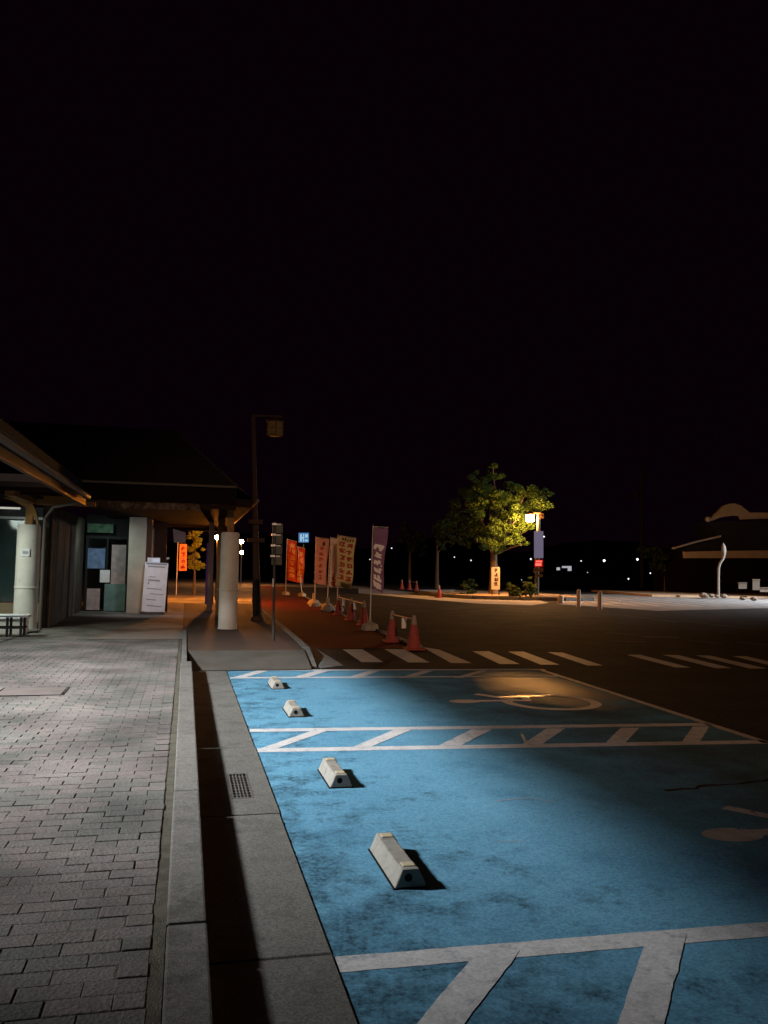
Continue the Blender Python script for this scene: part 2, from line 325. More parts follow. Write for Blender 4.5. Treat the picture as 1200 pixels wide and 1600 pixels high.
def thing(name, label, cat, loc=(0, 0, 0), group=None):
    o = bpy.data.objects.new(name, None); C.objects.link(o); o.location = loc; o.empty_display_size = 0.2
    return tag(o, label, cat, group)
def struct(o): o['kind'] = 'structure'; return o
def setting(name):
    o = bpy.data.objects.new(name, None); C.objects.link(o); o['kind'] = 'structure'; return o

# ================================================================== GROUND
KH = 0.18
struct(MB().poly([(-900, -300, 0), (900, -300, 0), (900, 1500, 0), (-900, 1500, 0)]).build('ground', asphalt))

# blue painted bays
def strip(pts, z): return [(p[0], p[1], z) for p in pts]
random.seed(3)
edge_l = [(0.652 + random.uniform(-0.012, 0.012), y / 20 * 1.0) for y in range(-60, 260)]      # ragged paint edge at the gutter
blue_mb = MB()
right_x = lambda y: 5.50 + 0.02 * (y - 9)
for a, b in zip(edge_l[:-1], edge_l[1:]):
    blue_mb.poly([(a[0], a[1], .002), (right_x(a[1]), a[1], .002), (right_x(b[1]), b[1], .002), (b[0], b[1], .002)])
struct(blue_mb.build('blue_bay_surface', blue))

marks = setting('bay_markings')
def line(a, b, w, z=.004):
    a, b = Vector(a), Vector(b); d = (b - a).normalized(); n = Vector((-d.y, d.x)) * w / 2
    return [(*(a - n), z), (*(b - n), z), (*(b + n), z), (*(a + n), z)]
grain(white_line, 90, .84, 1.10); grain(concrete, 120, .72, 1.22); grain(kerb_conc, 130, .75, 1.2); grain(asphalt, 60, .6, 1.4)
jr = random.Random(77)
def jag(p):
    """a painted edge is never ruler-straight: nick it every few centimetres where it is near enough to see"""
    c = sum((Vector(q) for q in p), Vector()) / len(p)
    if c.y > 14 or len(p) != 4: return p
    out = []; n = len(p); ce = Vector((c.x, c.y, 0))
    for i in range(n):
        a, b = Vector(p[i]), Vector(p[(i + 1) % n]); L = (b - a).length; k = max(1, int(L / .035)); nn = Vector((-(b - a).y, (b - a).x, 0)).normalized(); w = 0
        if L < .12: out.append(tuple(a)); continue
        for j in range(k):
            w = .6 * w + jr.gauss(0, .0013)
            q = a.lerp(b, j / k) + nn * (w if j else 0); out.append(tuple(q))
    return out
def mark(name, m, pts_list, parent=marks):
    mb = MB()
    for p in pts_list: mb.poly(jag(p))
    return mb.build(name, m, parent)
LW = 0.15
mark('white_line', white_line, [line((0.655, 3.44), (6.4, 3.33), 0.135)])
mark('white_line', white_line, [line((0.66, 7.43), (5.53, 7.10), LW)])
mark('white_line', white_line, [line((0.66, 8.32), (5.53, 8.00), LW)])
mark('white_line', white_line, [line((0.67, 12.16), (5.6, 11.92), 0.13)])
mark('white_line', white_line, [line((0.67, 13.02), (5.75, 12.72), 0.13)])
mark('side_line', worn_line, [line((5.50, 7.05), (5.66, 12.72), 0.10)])
def hatch(quads, m=white_line, z=.0055):
    for q in quads:
        g = [G(*p, z) for p in q]; mark('hatch_stripe', m, [[(v.x, v.y, z) for v in g]])
hatch([((405, 1170), (430, 1170), (512, 1141.5), (488, 1141.5)), ((547, 1168.5), (575, 1168.5), (642, 1140.5), (615, 1140.5)),
       ((681, 1167), (715, 1167), (769, 1139.5), (737, 1139.5)), ((812, 1166), (842, 1166), (883, 1138), (854, 1138)),
       ((943, 1164), (974, 1164), (999, 1137), (970, 1137)), ((1062, 1162.5), (1092, 1162.5), (1108, 1135), (1083, 1135))])
hatch([((640, 1612), (716, 1612), (812, 1484), (742, 1492)), ((960, 1612), (1034, 1612), (1072, 1459), (1012, 1464))])
hatch([((361, 1059.5), (378, 1059.5), (420, 1048), (400, 1048)), ((452, 1059.5), (474, 1059.5), (515, 1048), (494, 1048)),
       ((539, 1059.5), (560, 1059.5), (594, 1048), (576, 1048)), ((624, 1059), (643, 1059), (677, 1048), (660, 1048)),
       ((708, 1059), (723, 1059), (762, 1048), (748, 1048))])

def wheelchair(cx, cy, m):
    """painted access symbol: head towards the kerb, wheel towards the lane"""
    k = setting('wheelchair_symbol')
    z = .0040; q = []
    e = []
    for i in range(20):
        t = 2 * math.pi * i / 20; e.append((cx - 0.95 + 0.20 * math.cos(t), cy + 0.13 * math.sin(t) + 0.12, z))
    mark('head_mark', m, [e], k)
    mark('torso_mark', m, [line((cx - .80, cy + .13), (cx - .10, cy + .10), .12, .0046)], k)
    mark('arm_mark', m, [line((cx - .62, cy + .66), (cx - .27, cy + .15), .11, .0052)], k)
    mark('leg_mark', m, [line((cx - .12, cy + .12), (cx - .06, cy + .50), .10, .0052), line((cx - .08, cy + .50), (cx + .30, cy + .56), .09, .0058)], k)
    rg = []
    n = 40
    for i in range(n):
        t0, t1 = R(-205 + 300 * i / n), R(-205 + 300 * (i + 1) / n)
        f = lambda t, r: (cx + .10 + r * math.cos(t), cy - 0.06 + r * 0.98 * math.sin(t), .0064)
        rg.append([f(t0, .48), f(t0, .61), f(t1, .61), f(t1, .48)])
    mark('wheel_mark', m, rg, k)
sym_m = mat('symbol_paint', (0.58, 0.53, 0.48), 0.7, (0.46, 0.42, 0.38), 6, 8, 0.35, 0.65, 0.3, 200, dirt=(0.15, 0.14, 0.13), dscale=7, dlo=0.60, dhi=0.72)
wheelchair(4.32, 9.66, sym_m)
wheelchair(4.31, 4.52, mat('worn_symbol_paint', (0.42, 0.40, 0.37), 0.8, (0.32, 0.30, 0.28), 6, 8, 0.35, 0.65, 0.3, 200, dirt=(0.07, 0.075, 0.075), dscale=7, dlo=0.56, dhi=0.68, spec=0.0))

# smooth re-sealed patch that shines, and an old crack
random.seed(11)
wet = mat('wet_streak', (0.06, 0.05, 0.045), 0.32, bump=0.8, bscale=45, spec=0.20)
ws = MB(); wa, wb_ = G(775, 1090.5), G(862, 1087)
for i in range(12):
    a, b = wa.lerp(wb_, i / 12), wa.lerp(wb_, (i + 1) / 12); h0, h1 = [.015 + .07 * math.sin(math.pi * k / 12) * (1 + .4 * math.sin(k * 2.3)) for k in (i, i + 1)]
    ws.poly([(a.x, a.y - h0, .0078), (b.x, b.y - h1, .0078), (b.x, b.y + h1, .0078), (a.x, a.y + h0, .0078)])
struct(ws.build('wet_streak', wet))
tar = mat('crack_tar', (0.015, 0.015, 0.014), 0.8)
cr = MB(); p0 = G(1040, 1236); p1 = G(1230, 1217); pv = None
for i in range(15):
    t = i / 14; q = p0.lerp(p1, t) + Vector((random.uniform(-.02, .02), random.uniform(-.03, .03), 0)); w = .012 + .02 * random.random()
    if pv is not None: cr.poly([(pv[0].x, pv[0].y - pv[1], .0032), (q.x, q.y - w, .0032), (q.x, q.y + w, .0032), (pv[0].x, pv[0].y + pv[1], .0032)])
    pv = (q, w)
struct(cr.build('asphalt_crack', tar))
scr = MB()
for a, b, w in ((G(775, 1252), G(828, 1247), .025), (G(828, 1247), G(868, 1254), .02), (G(770, 1316), G(818, 1316), .012), (G(815, 1147), G(822, 1160), .03)):
    scr.poly(line((a.x, a.y), (b.x, b.y), w, .0036))
struct(scr.build('pale_strokes', mat('pale_stroke_paint', (.20, .26, .30), .6, (.12, .22, .30), 14, 6, .4, .6)))  # thin pale strokes across the blue bays

# gutter slabs
gut = setting('gutter')
slab_me = None
for k in range(-3, 5):
    y0 = 3.53 + 2 * k; y1 = y0 + 2
    if k == 4: y1 = 12.9
    mb = MB(); L = y1 - y0 - .012
    mb.box(.136, .648, 0, L, -.05, .012, .006)
    if k == 1:                                       # slab with the drain opening: four pieces round the grate
        mb = MB(); a, b = 5.91 - y0, 6.60 - y0
        mb.box(.136, .362, 0, L, -.05, .012); mb.box(.512, .648, 0, L, -.05, .012)
        mb.box(.362, .512, 0, a, -.05, .012); mb.box(.362, .512, b, L, -.05, .012)
    if slab_me and L == slab_L and k != 1:
        o = bpy.data.objects.new('gutter_slab', slab_me); C.objects.link(o); o.parent = gut
    else:
        o = mb.build('gutter_slab', concrete, gut)
        if k not in (1,): slab_me = o.data; slab_L = L
    o.location = (0, y0, 0)
# drain grate
dg = thing('drain_grate', 'small cast iron drain grate let into the concrete gutter beside the kerb shadow', 'drain grate', (.437, 6.255, 0))
MB().box(.364, .510, 5.912, 6.598, -.06, -.045).build('drain_pit', hole_dark, dg)
fr = MB(); fr.box(.364, .376, 5.912, 6.598, -.04, .014); fr.box(.498, .510, 5.912, 6.598, -.04, .014)
fr.box(.376, .498, 5.912, 5.93, -.04, .014); fr.box(.376, .498, 6.58, 6.598, -.04, .014)
fr.build('grate_frame', iron, dg)
for i in range(4):
    x = .376 + .122 * (i + 1) / 5; MB().box(x - .004, x + .004, 5.93, 6.58, -.03, .012).build('grate_bar', iron, dg)
for i in range(8):
    y = 5.93 + .65 * (i + 1) / 9; MB().box(.376, .498, y - .008, y + .008, -.028, .010).build('cross_bar', iron, dg)

# kerb stones
kerb = setting('kerb')
for k in range(-3, 5):
    y0 = 3.53 + 2 * k; L = 2.0 if k < 4 else 1.2
    mb = MB(); mb.box(-.027, .131, .004, L - .004, -.1, KH)
    o = mb.build('kerb_stone', kerb_conc, kerb, bevel=.010); o.location = (random.uniform(-.002, .002), y0, random.uniform(-.002, .002))
# low narrow edging after the kerb, kerb of the raised platform
edg = setting('paving_edging')
for k in range(6):
    y0 = 12.76 + k * .95
    o = MB().box(-.02, .06, .004, .946, -.1, KH + .012 * 1).build('edging_stone', kerb_conc, edg, bevel=.006); o.location = (0, y0, 0)
kerb2 = setting('platform_kerb')
pk = [(2.03, 13.35), (2.10, 14.6), (2.16, 16.1), (2.20, 17.6), (2.24, 19.1), (2.27, 20.6), (2.31, 22.6), (2.36, 24.6), (2.42, 27.6), (2.5, 31.0)]
for i, (a, b) in enumerate(zip(pk[:-1], pk[1:])):
    z1 = .05 if i == 0 else KH + .004
    z0 = .03 if i == 0 else z1
    mb = MB(); g = .006
    pr = lambda p, z: [(p[0] - .07, p[1], -.05), (p[0] + .07, p[1], -.05), (p[0] + .06, p[1], z), (p[0] - .06, p[1], z)]
    va = pr((a[0], a[1] + g), z0 if i == 0 else z1); vb = pr((b[0], b[1] - g), KH if i == 0 else z1)
    mb.v = va + vb; mb.f = [(0, 1, 2, 3), (4, 7, 6, 5), (0, 4, 5, 1), (1, 5, 6, 2), (2, 6, 7, 3), (3, 7, 4, 0)]; mb.mi = [0] * 6
    mb.build('kerb_stone', kerb_conc, kerb2)
# raised platform with dropped front, apron beside it
pf = MB()
pf.v = [(.14, 12.93, .016), (1.95, 12.93, .016), (2.02, 14.3, KH - .004), (.07, 14.3, KH - .004),
        (2.09, 14.3, KH - .004), (2.42, 31, KH - .004), (-1.0, 31, KH - .004), (.07, 19, KH - .004), (.14, 14.3, KH - .004)]
pf.f = [(0, 1, 2, 3)]; pf.mi = [0]
struct(pf.build('dropped_kerb_ramp', mat('ramp_concrete', (.075, .07, .058), .9, (.10, .094, .08), 2, 8, .35, .65, .5, 120)))
struct(MB().poly([(.065, 14.3, KH - .004), (2.03, 14.3, KH - .004), (2.17, 18.2, KH - .004), (2.40, 31, KH - .004), (-.015, 31, KH - .004), (-.015, 18.46, KH - .004), (.065, 18.46, KH - .004)]).build('platform_paving', brown_pave))
struct(MB().poly([(-.018, 31, .14), (2.4, 31, .14), (7, 90, .04), (-9, 90, .04), (-3, 31, .14)]).build('passage_ground', floor_conc))
ap = MB(); ap.prism([(2.12, 13.1), (2.55, 13.45), (2.50, 17.4), (2.27, 17.0), (2.22, 16.1)], -.05, .013)
struct(ap.build('concrete_apron', concrete))
MBnotch = MB().prism([(2.255, 16.3), (2.40, 16.2), (2.36, 18.4), (2.275, 18.4)], .014, .0162)
struct(MBnotch.build('dark_notch', hole_dark))  # thin dark slab lying on the apron beside the platform kerb

# brick walk
walk = setting('walkway')
struct(MB().box(-12, -.029, -6, 16.42, -.1, KH - .0085).build('walkway_bed', sand_joint, walk))
struct(MB().poly([(-12, 16.425, KH), (-.022, 16.425, KH), (-.022, 31, KH), (-12, 31, KH)]).build('smooth_paving', floor_conc))
def brick_mat(name, island):
    m = bpy.data.materials.new(name); m.use_nodes = True; n = m.node_tree.nodes; l = m.node_tree.links; b = n['Principled BSDF']
    b.inputs['Roughness'].default_value = .85; b.inputs['Specular IOR Level'].default_value = .0
    geo = n.new('ShaderNodeNewGeometry')
    rnd = geo.outputs['Random Per Island'] if island else n.new('ShaderNodeObjectInfo').outputs['Random']
    t = n.new('ShaderNodeTexNoise'); t.inputs['Scale'].default_value = 1.6; t.inputs['Detail'].default_value = 1
    l.new(geo.outputs['Position'], t.inputs['Vector'])
    ad = n.new('ShaderNodeMath'); ad.operation = 'MULTIPLY_ADD'; ad.inputs[1].default_value = .42; l.new(rnd, ad.inputs[0])
    mr = n.new('ShaderNodeMapRange'); mr.inputs[1].default_value = .3; mr.inputs[2].default_value = .7; mr.inputs[4].default_value = .58
    l.new(t.outputs['Fac'], mr.inputs[0]); l.new(mr.outputs[0], ad.inputs[2])
    cr = n.new('ShaderNodeValToRGB'); e = cr.color_ramp.elements
    e[0].position = .12; e[0].color = (.125, .126, .114, 1); e[1].position = .95; e[1].color = (.200, .180, .162, 1)
    for p, c in ((.40, (.155, .148, .134, 1)), (.58, (.182, .158, .146, 1)), (.72, (.17, .155, .146, 1))):
        x = e.new(p); x.color = c
    l.new(ad.outputs[0], cr.inputs[0])
    sp = n.new('ShaderNodeTexNoise'); sp.inputs['Scale'].default_value = 70; sp.inputs['Detail'].default_value = 6; l.new(geo.outputs['Position'], sp.inputs['Vector'])
    st = n.new('ShaderNodeTexNoise'); st.inputs['Scale'].default_value = 1.1; st.inputs['Detail'].default_value = 8; l.new(geo.outputs['Position'], st.inputs['Vector'])  # broad soft shadow blotches on the walk, put into the brick colour
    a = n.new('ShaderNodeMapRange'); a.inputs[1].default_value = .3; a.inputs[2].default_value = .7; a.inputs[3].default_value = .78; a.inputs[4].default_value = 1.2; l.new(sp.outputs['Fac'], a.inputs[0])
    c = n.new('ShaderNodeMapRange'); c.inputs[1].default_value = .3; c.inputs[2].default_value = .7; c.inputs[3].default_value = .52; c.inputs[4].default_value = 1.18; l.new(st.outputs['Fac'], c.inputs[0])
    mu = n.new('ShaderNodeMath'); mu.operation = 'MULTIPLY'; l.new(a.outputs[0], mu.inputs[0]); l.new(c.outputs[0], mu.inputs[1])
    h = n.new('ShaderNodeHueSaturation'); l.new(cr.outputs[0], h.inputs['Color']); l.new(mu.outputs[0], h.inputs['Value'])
    l.new(h.outputs[0], b.inputs['Base Color'])
    bu = n.new('ShaderNodeBump'); bu.inputs['Strength'].default_value = .9; bu.inputs['Distance'].default_value = .008
    l.new(sp.outputs['Fac'], bu.inputs['Height']); l.new(bu.outputs[0], b.inputs['Normal'])
    return m
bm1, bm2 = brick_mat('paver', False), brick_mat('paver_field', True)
BX, BY = .2155, .1065
def brick_box(mb, x, y, z, w=BX - .005, d=BY - .004):
    mb.box(x - w / 2, x + w / 2, y - d / 2, y + d / 2, z - .02, z, .0025)
shapes = []
for q in range(4):
    mb = MB(); brick_box(mb, 0, 0, 0)
    mb.v = [(x + random.uniform(-.0014, .0014), y + random.uniform(-.0012, .0012), z) for x, y, z in mb.v]
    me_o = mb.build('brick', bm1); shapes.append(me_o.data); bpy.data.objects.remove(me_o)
field = MB(); near = []
random.seed(5)
row = 0; y = 2.0
cells = []; halves = []
while y < 16.38:
    sh = random.uniform(-.012, .012)
    x = -.079 - BX / 2 + sh * .3
    if row % 2: halves.append((-.079 - BX / 4, y)); x -= BX / 2
    while x > -4.2: cells.append((x, y)); x -= BX
    y += BY; row += 1
def inview(x, y):
    v = Vector((x, y, KH - HZ)); f = Vector((math.sin(YAW), math.cos(YAW), 0)); r = Vector((math.cos(YAW), -math.sin(YAW), 0))
    d = v.dot(f); 
    if d < .5: return False
    px = CX + F * v.dot(r) / d; py = CY + 86 + F * (HZ - KH) / d
    return px > -70 and py < 1690
vis = sorted([c for c in cells if inview(*c)], key=lambda c: c[1])[:296]
vs = set(vis)
for c in cells:
    dz = random.uniform(-.0022, .0018) + .004 * math.sin(c[0] * 3.1 + c[1] * 1.7)
    jx = random.uniform(-.002, .002)
    if c in vs:
        o = bpy.data.objects.new('brick', random.choice(shapes)); C.objects.link(o); o.parent = walk
        o.location = (c[0] + jx, c[1], KH - .002 + dz); o.rotation_euler = (random.uniform(-.006, .006), random.uniform(-.006, .006), random.uniform(-.010, .010))
    else: brick_box(field, c[0] + jx, c[1], KH - .002 + dz)
for hx, hy in halves: brick_box(field, hx, hy, KH - .002 + random.uniform(-.003, .002), BX / 2 - .005)
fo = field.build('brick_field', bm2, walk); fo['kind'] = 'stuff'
# two metal covers in the walk
cov = mat('cover_steel', (0.15, 0.13, 0.118), 0.8, (0.12, 0.105, 0.095), 5, 5)
c1 = thing('access_cover', 'flat rectangular access cover set flush in the brick walk left of the kerb', 'access cover', (-1.6, 9.9, KH))
MB().box(-1.93, -1.27, 9.63, 10.19, KH - .01, KH + .004, .001).build('cover_plate', cov, c1)
rim = MB()
for a in ((-1.96, -1.935, 9.60, 10.22), (-1.265, -1.24, 9.60, 10.22)): rim.box(a[0] + .012, a[1], a[2] + .012, a[3] - .012, KH - .01, KH + .003)
rim.box(-1.935, -1.265, 9.613, 9.627, KH - .01, KH + .003); rim.box(-1.935, -1.265, 10.193, 10.207, KH - .01, KH + .003)
rim.build('cover_rim', hole_dark, c1)
# paving seam by the bench
struct(MB().poly([(-3.20, 15.0, KH + .006), (-3.17, 15.0, KH + .006), (-2.87, 18.7, KH + .006), (-2.90, 18.7, KH + .006)]).build('paving_seam', hole_dark))

# crosswalk
cw = setting('crosswalk')
def xstripe(q, m=worn_line):
    g = [G(*p, .005) for p in q]; mark('crosswalk_stripe', m, [[(v.x, v.y, .005) for v in g]], cw)
cross_m = mat('crosswalk_paint', (0.50, 0.47, 0.44), 0.6, (0.40, 0.37, 0.34), 5, 8, 0.35, 0.65, 0.6, 120, dirt=(0.16, 0.14, 0.13), dscale=5, dlo=0.6, dhi=0.75)
for q in (((535, 1014.5), (566, 1014.5), (599, 1034.5), (565, 1034.5)), ((601, 1014.5), (632, 1014.5), (671, 1035), (638, 1035)),
          ((660, 1011), (686, 1015), (737, 1036), (705, 1036)), ((738, 1017.5), (764, 1017.5), (812, 1037.5), (781, 1037.5)),
          ((794, 1018), (818, 1018), (874, 1038.5), (845, 1038.5)), ((856, 1019), (879, 1019.6), (942, 1039.8), (918, 1039.8)),
          ((979, 1023), (1000, 1023), (1079, 1043), (1056, 1043)), ((1035, 1023), (1060, 1023.6), (1144, 1044), (1118, 1044)),
          ((1087, 1024), (1110, 1024.4), (1198, 1044.5), (1172, 1044.5)), ((1144, 1025), (1166, 1025.4), (1250, 1045), (1226, 1045))):
    xstripe(q, cross_m)
fm = setting('faded_lane_markings')
for a, b, w in (((945, 988), (1000, 993), .12), ((1005, 995), (1060, 996), .3), ((950, 1002), (1010, 1003), .1), ((1070, 1000), (1130, 1006), .12), ((1150, 1003), (1200, 1008), .14),
                ((1060, 970), (1200, 985), .12), ((960, 960), (1060, 972), .1)):
    pa, pb = G(*a), G(*b); mark('faded_line', faded_line, [line((pa.x, pa.y), (pb.x, pb.y), w, .005)], fm)

# red path and its light edging
struct(MB().poly([(2.56, 16.35, .004), (4.62, 16.2, .004), (4.70, 20, .004), (5.1, 28, .004), (5.9, 42, .004), (7.2, 66, .004), (2.9, 66, .004), (2.52, 31, .004), (2.38, 19, .004)]).build('red_path', red_path))
ek = setting('path_edging')
ep = [(4.66, 16.3), (4.70, 17.8), (4.74, 19.3), (4.78, 20.8), (4.86, 22.8), (4.96, 24.8), (5.08, 27.3), (5.22, 29.8), (5.4, 32.8), (5.6, 36.3), (5.95, 42)]
for a, b in zip(ep[:-1], ep[1:]):
    mb = MB(); mb.prism([(a[0] - .05, a[1] + .02), (a[0] + .05, a[1] + .02), (b[0] + .05, b[1] - .02), (b[0] - .05, b[1] - .02)], 0, .05)
    mb.build('edging_stone', kerb_conc, ek)

# beyond: planting island, far pavement, lit lot on the right
def gp(*pts): return [tuple(G(*p)[:2]) for p in pts]
isl = [(14.0, 45.2), (15.0, 42.3), (17.2, 41.4), (19.6, 41.0), (21.5, 41.6), (22.0, 44.5), (21.4, 49.5), (17.5, 53.0), (14.6, 51.5)]
struct(MB().prism(isl, 0, .16).build('planting_bed', soil))
rim_ = MB()
for i in range(len(isl)):
    a, b = Vector((*isl[i], 0)), Vector((*isl[(i + 1) % len(isl)], 0)); d = (b - a).normalized(); n_ = Vector((d.y, -d.x, 0)) * .16
    rim_.prism([(a + n_)[:2], (b + n_)[:2], b[:2], a[:2]], 0, .20)
struct(rim_.build('planting_bed_kerb', kerb_conc))
struct(MB().poly([(3.0, 66, .006), (13.05, 60.0, .006), (14.4, 54, .006), (14.4, 61, .006), (13.5, 72, .006), (4, 78, .006)]).build('far_pavement', floor_conc))
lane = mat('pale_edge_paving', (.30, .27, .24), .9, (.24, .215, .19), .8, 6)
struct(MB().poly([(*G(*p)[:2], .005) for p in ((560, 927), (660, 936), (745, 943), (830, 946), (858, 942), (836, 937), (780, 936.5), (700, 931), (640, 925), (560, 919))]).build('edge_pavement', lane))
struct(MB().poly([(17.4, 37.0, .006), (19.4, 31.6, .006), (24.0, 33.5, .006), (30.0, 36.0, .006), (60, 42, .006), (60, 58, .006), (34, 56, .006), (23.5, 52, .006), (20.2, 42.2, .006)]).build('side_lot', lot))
sl = setting('side_lot_markings'); lot_line = mat('lot_line_paint', (.27, .265, .26), .7, (.20, .195, .19), 2, 6)
for i in range(15):
    x = 20.6 + i * 1.15
    mark('lot_stripe', lot_line, [line((x - 2.0, 35.2 + .12 * i), (x + .3, 45.6 + .12 * i), .42, .010)], sl)
mark('lot_stripe', lot_line, [line((21.6, 46.6), (38, 50.2), .35, .010)], sl)
struct(MB().prism([(30, 49.6), (60, 44.2), (60, 58), (31, 60)], 0, .14).build('right_verge', soil))
hill = MB()
random.seed(2); hp = [(-240 + i * 24, 420 + random.uniform(-10, 10), 8 + 9 * abs(math.sin(i * .7)) + random.uniform(0, 4)) for i in range(28)]
for a, b in zip(hp[:-1], hp[1:]):
    hill.poly([(a[0], a[1], 0), (b[0], b[1], 0), (b[0], b[1] + 30, b[2]), (a[0], a[1] + 30, a[2])])
    hill.poly([(a[0], a[1] + 30, a[2]), (b[0], b[1] + 30, b[2]), (b[0], b[1] + 90, 0), (a[0], a[1] + 90, 0)])
struct(hill.build('hills', leaf_dark))

# ================================================================== WHEEL STOPPERS
def stopper(y0, y1, x, label):
    L = y1 - y0
    t = thing('wheel_stopper', label, 'wheel stopper', (x + .085, (y0 + y1) / 2, .004), 'concrete wheel stoppers in the blue bays')
    mb = MB(); prof = [(0, 0, .006), (.17, 0, .006), (.128, 0, .098), (.040, 0, .098)]
    b = (x, 0, 0)
    # body with a shallow trough along the middle of the top
    sec = lambda y, top: [(x, y, .006), (x + .17, y, .006), (x + .128, y, top), (x + .040, y, top)]
    ys = [(y0, .098), (y0 + .10, .098), (y0 + .112, .090), (y1 - .112, .090), (y1 - .10, .098), (y1, .098)]
    for yy, tp in ys: mb.v += sec(yy, tp)
    for k in range(len(ys) - 1):
        for i in range(4):
            j = (i + 1) % 4; mb.quadf(4 * k + i, 4 * k + j, 4 * k + 4 + j, 4 * k + 4 + i)
    mb.quadf(3, 2, 1, 0); n = 4 * (len(ys) - 1); mb.quadf(n, n + 1, n + 2, n + 3)
    mb.build('body', cream, t, bevel=.007)
    for yy in (y0 + .035, y1 - .095):
        MB().box(x + .052, x + .118, yy, yy + .06, .096, .104, .003).build('reflector', reflector, t)
    MB().tube([(x + .072, y0 - .0015, .056), (x + .072, y0 + .002, .056)], .021, 14).build('bolt_hole', hole_dark, t)
    MB().box(x - .006, x + .176, y0 - .006, y1 + .006, .0, .008).build('adhesive_pad', hole_dark, t)
stopper(4.165, 4.76, 1.075, 'cream concrete wheel stopper nearest the camera in the near blue bay')
stopper(6.10, 6.66, 1.075, 'cream wheel stopper just beyond the nearest one, before the hatched strip')
stopper(8.97, 9.52, 1.12, 'cream wheel stopper just past the middle hatched strip')
stopper(11.0, 11.56, 1.14, 'smallest and farthest cream wheel stopper, close to the top blue line')

# ================================================================== LEFT BUILDING
bd = thing('roadside_station_building', 'long low building with tiled canopy roof, timber posts and white round columns', 'building', (-3, 20, 0))
# near canopy roof, running along the walk; its eave ends above the walk
def slope_roof(name, a, b, c, d, th, m, parent):
    """quad with thickness, points low-left, low-right, high-right, high-left"""
    mb = MB(); pts = [Vector(p) for p in (a, b, c, d)]
    mb.v = [tuple(p) for p in pts] + [tuple(p + Vector((0, 0, th))) for p in pts]
    mb.f = [(0, 1, 2, 3), (7, 6, 5, 4), (0, 4, 5, 1), (1, 5, 6, 2), (2, 6, 7, 3), (3, 7, 4, 0)]; mb.mi = [0] * 6
    return mb.build(name, m, parent)
rf = slope_roof('roof', (-2.0, -4, 3.02), (-2.0, 17.6, 3.02), (-11.5, 17.6, 8.9), (-11.5, -4, 8.9), .12, roof_tile, bd)  # stretch out of view is added, its eave cutting off the floodlight
tiles = MB()
for i in range(72):
    yy = -4 + i * .30
    tiles.tube([(-2.03, yy, 3.15), (-11.4, yy, 8.96)], .035, 6)
to = tiles.build('roof_tile_rows', roof_tile, rf); to['kind'] = 'stuff'
MB().box(-11.6, -11.4, -4, 31, 0, 8.9).build('rear_wall', plaster, bd)
MB().box(-2.06, -1.985, -4, 17.5, 2.72, 3.00).build('fascia_board', fascia_wood, bd, bevel=.01)
gt = MB(); gt.tube([(-1.93, -4, 2.90), (-1.93, 17.4, 2.90)], .055, 10); gt.build('rain_gutter', gutter_metal, bd, smooth=True)
for i in range(22):
    yy = -3 + i * .95
    if 14 < yy < 17.3: MB().box(-3.6, -2.07, yy, yy + .07, 2.86, 2.98).build('rafter', wood_dark, bd)
MB().box(-3.30, -3.12, 16.5, 18.7, 2.80, 3.02).build('purlin', wood, bd, bevel=.01)
# columns
def column(x, y, r, zt, post_top):
    c = MB(); c.lathe(x, y, [(r + .012, KH - .02), (r + .012, KH + .01), (r, KH + .03), (r, KH + .84), (r + .012, KH + .85), (r + .012, KH + .875), (r, KH + .885), (r - .004, zt - .03), (r - .02, zt), (r - .06, zt + .004)], 40)
    o = c.build('column', col_white, bd, smooth=True)
    MB().box(x - .075, x + .075, y - .075, y + .075, zt, post_top).build('timber_post', wood, bd, bevel=.01)
    return o
downpipe_m = mat('downpipe_paint', (.11, .09, .075), .35)
ca = column(0.95, 19.05, .208, 2.33, 2.86)
cb = column(-3.27, 18.95, .235, 2.37, 2.80)
MB().box(.95 - .03, .95 + .03, 18.85 - .012, 18.85, 1.02, 1.045).build('column_hook', steel_dark, ca)
MB().box(-3.36, -3.20, 18.705, 18.715, 1.70, 1.86).build('notice_plate', sign_white, cb)
MB().box(-3.335, -3.225, 18.70, 18.7045, 1.75, 1.81).build('plate_print', sign_gray, cb)
# arched braces at the left column
def arch(pts, w, h):
    mb = MB(); n = len(pts)
    for p in pts: x, y, z = p; mb.v += [(x, y - w / 2, z - h / 2), (x, y + w / 2, z - h / 2), (x, y + w / 2, z + h / 2), (x, y - w / 2, z + h / 2)]
    for k in range(n - 1):
        for i in range(4): j = (i + 1) % 4; mb.quadf(4 * k + i, 4 * k + j, 4 * k + 4 + j, 4 * k + 4 + i)
    mb.quadf(3, 2, 1, 0); mb.quadf(4 * n - 4, 4 * n - 3, 4 * n - 2, 4 * n - 1); return mb
bp_ = [(60, 824), (57, 806), (50, 794), (38, 784), (22, 776), (4, 770), (-16, 766), (-40, 764)]
arch([tuple(P(x, y, 18.88)) for x, y in bp_], .12, .20).build('arched_brace', wood, bd)
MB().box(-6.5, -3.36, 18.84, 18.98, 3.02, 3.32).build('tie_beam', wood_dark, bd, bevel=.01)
MB().box(-3.14, -1.95, 18.84, 18.98, 2.80, 3.02).build('tie_beam', wood, bd, bevel=.01)
dp = MB(); dp.tube([(-2.93, 18.72, KH), (-2.93, 18.72, 2.5), (-2.75, 18.6, 2.75), (-2.1, 18.2, 2.86)], .035, 10); dp.build('downpipe', downpipe_m, bd, smooth=True)
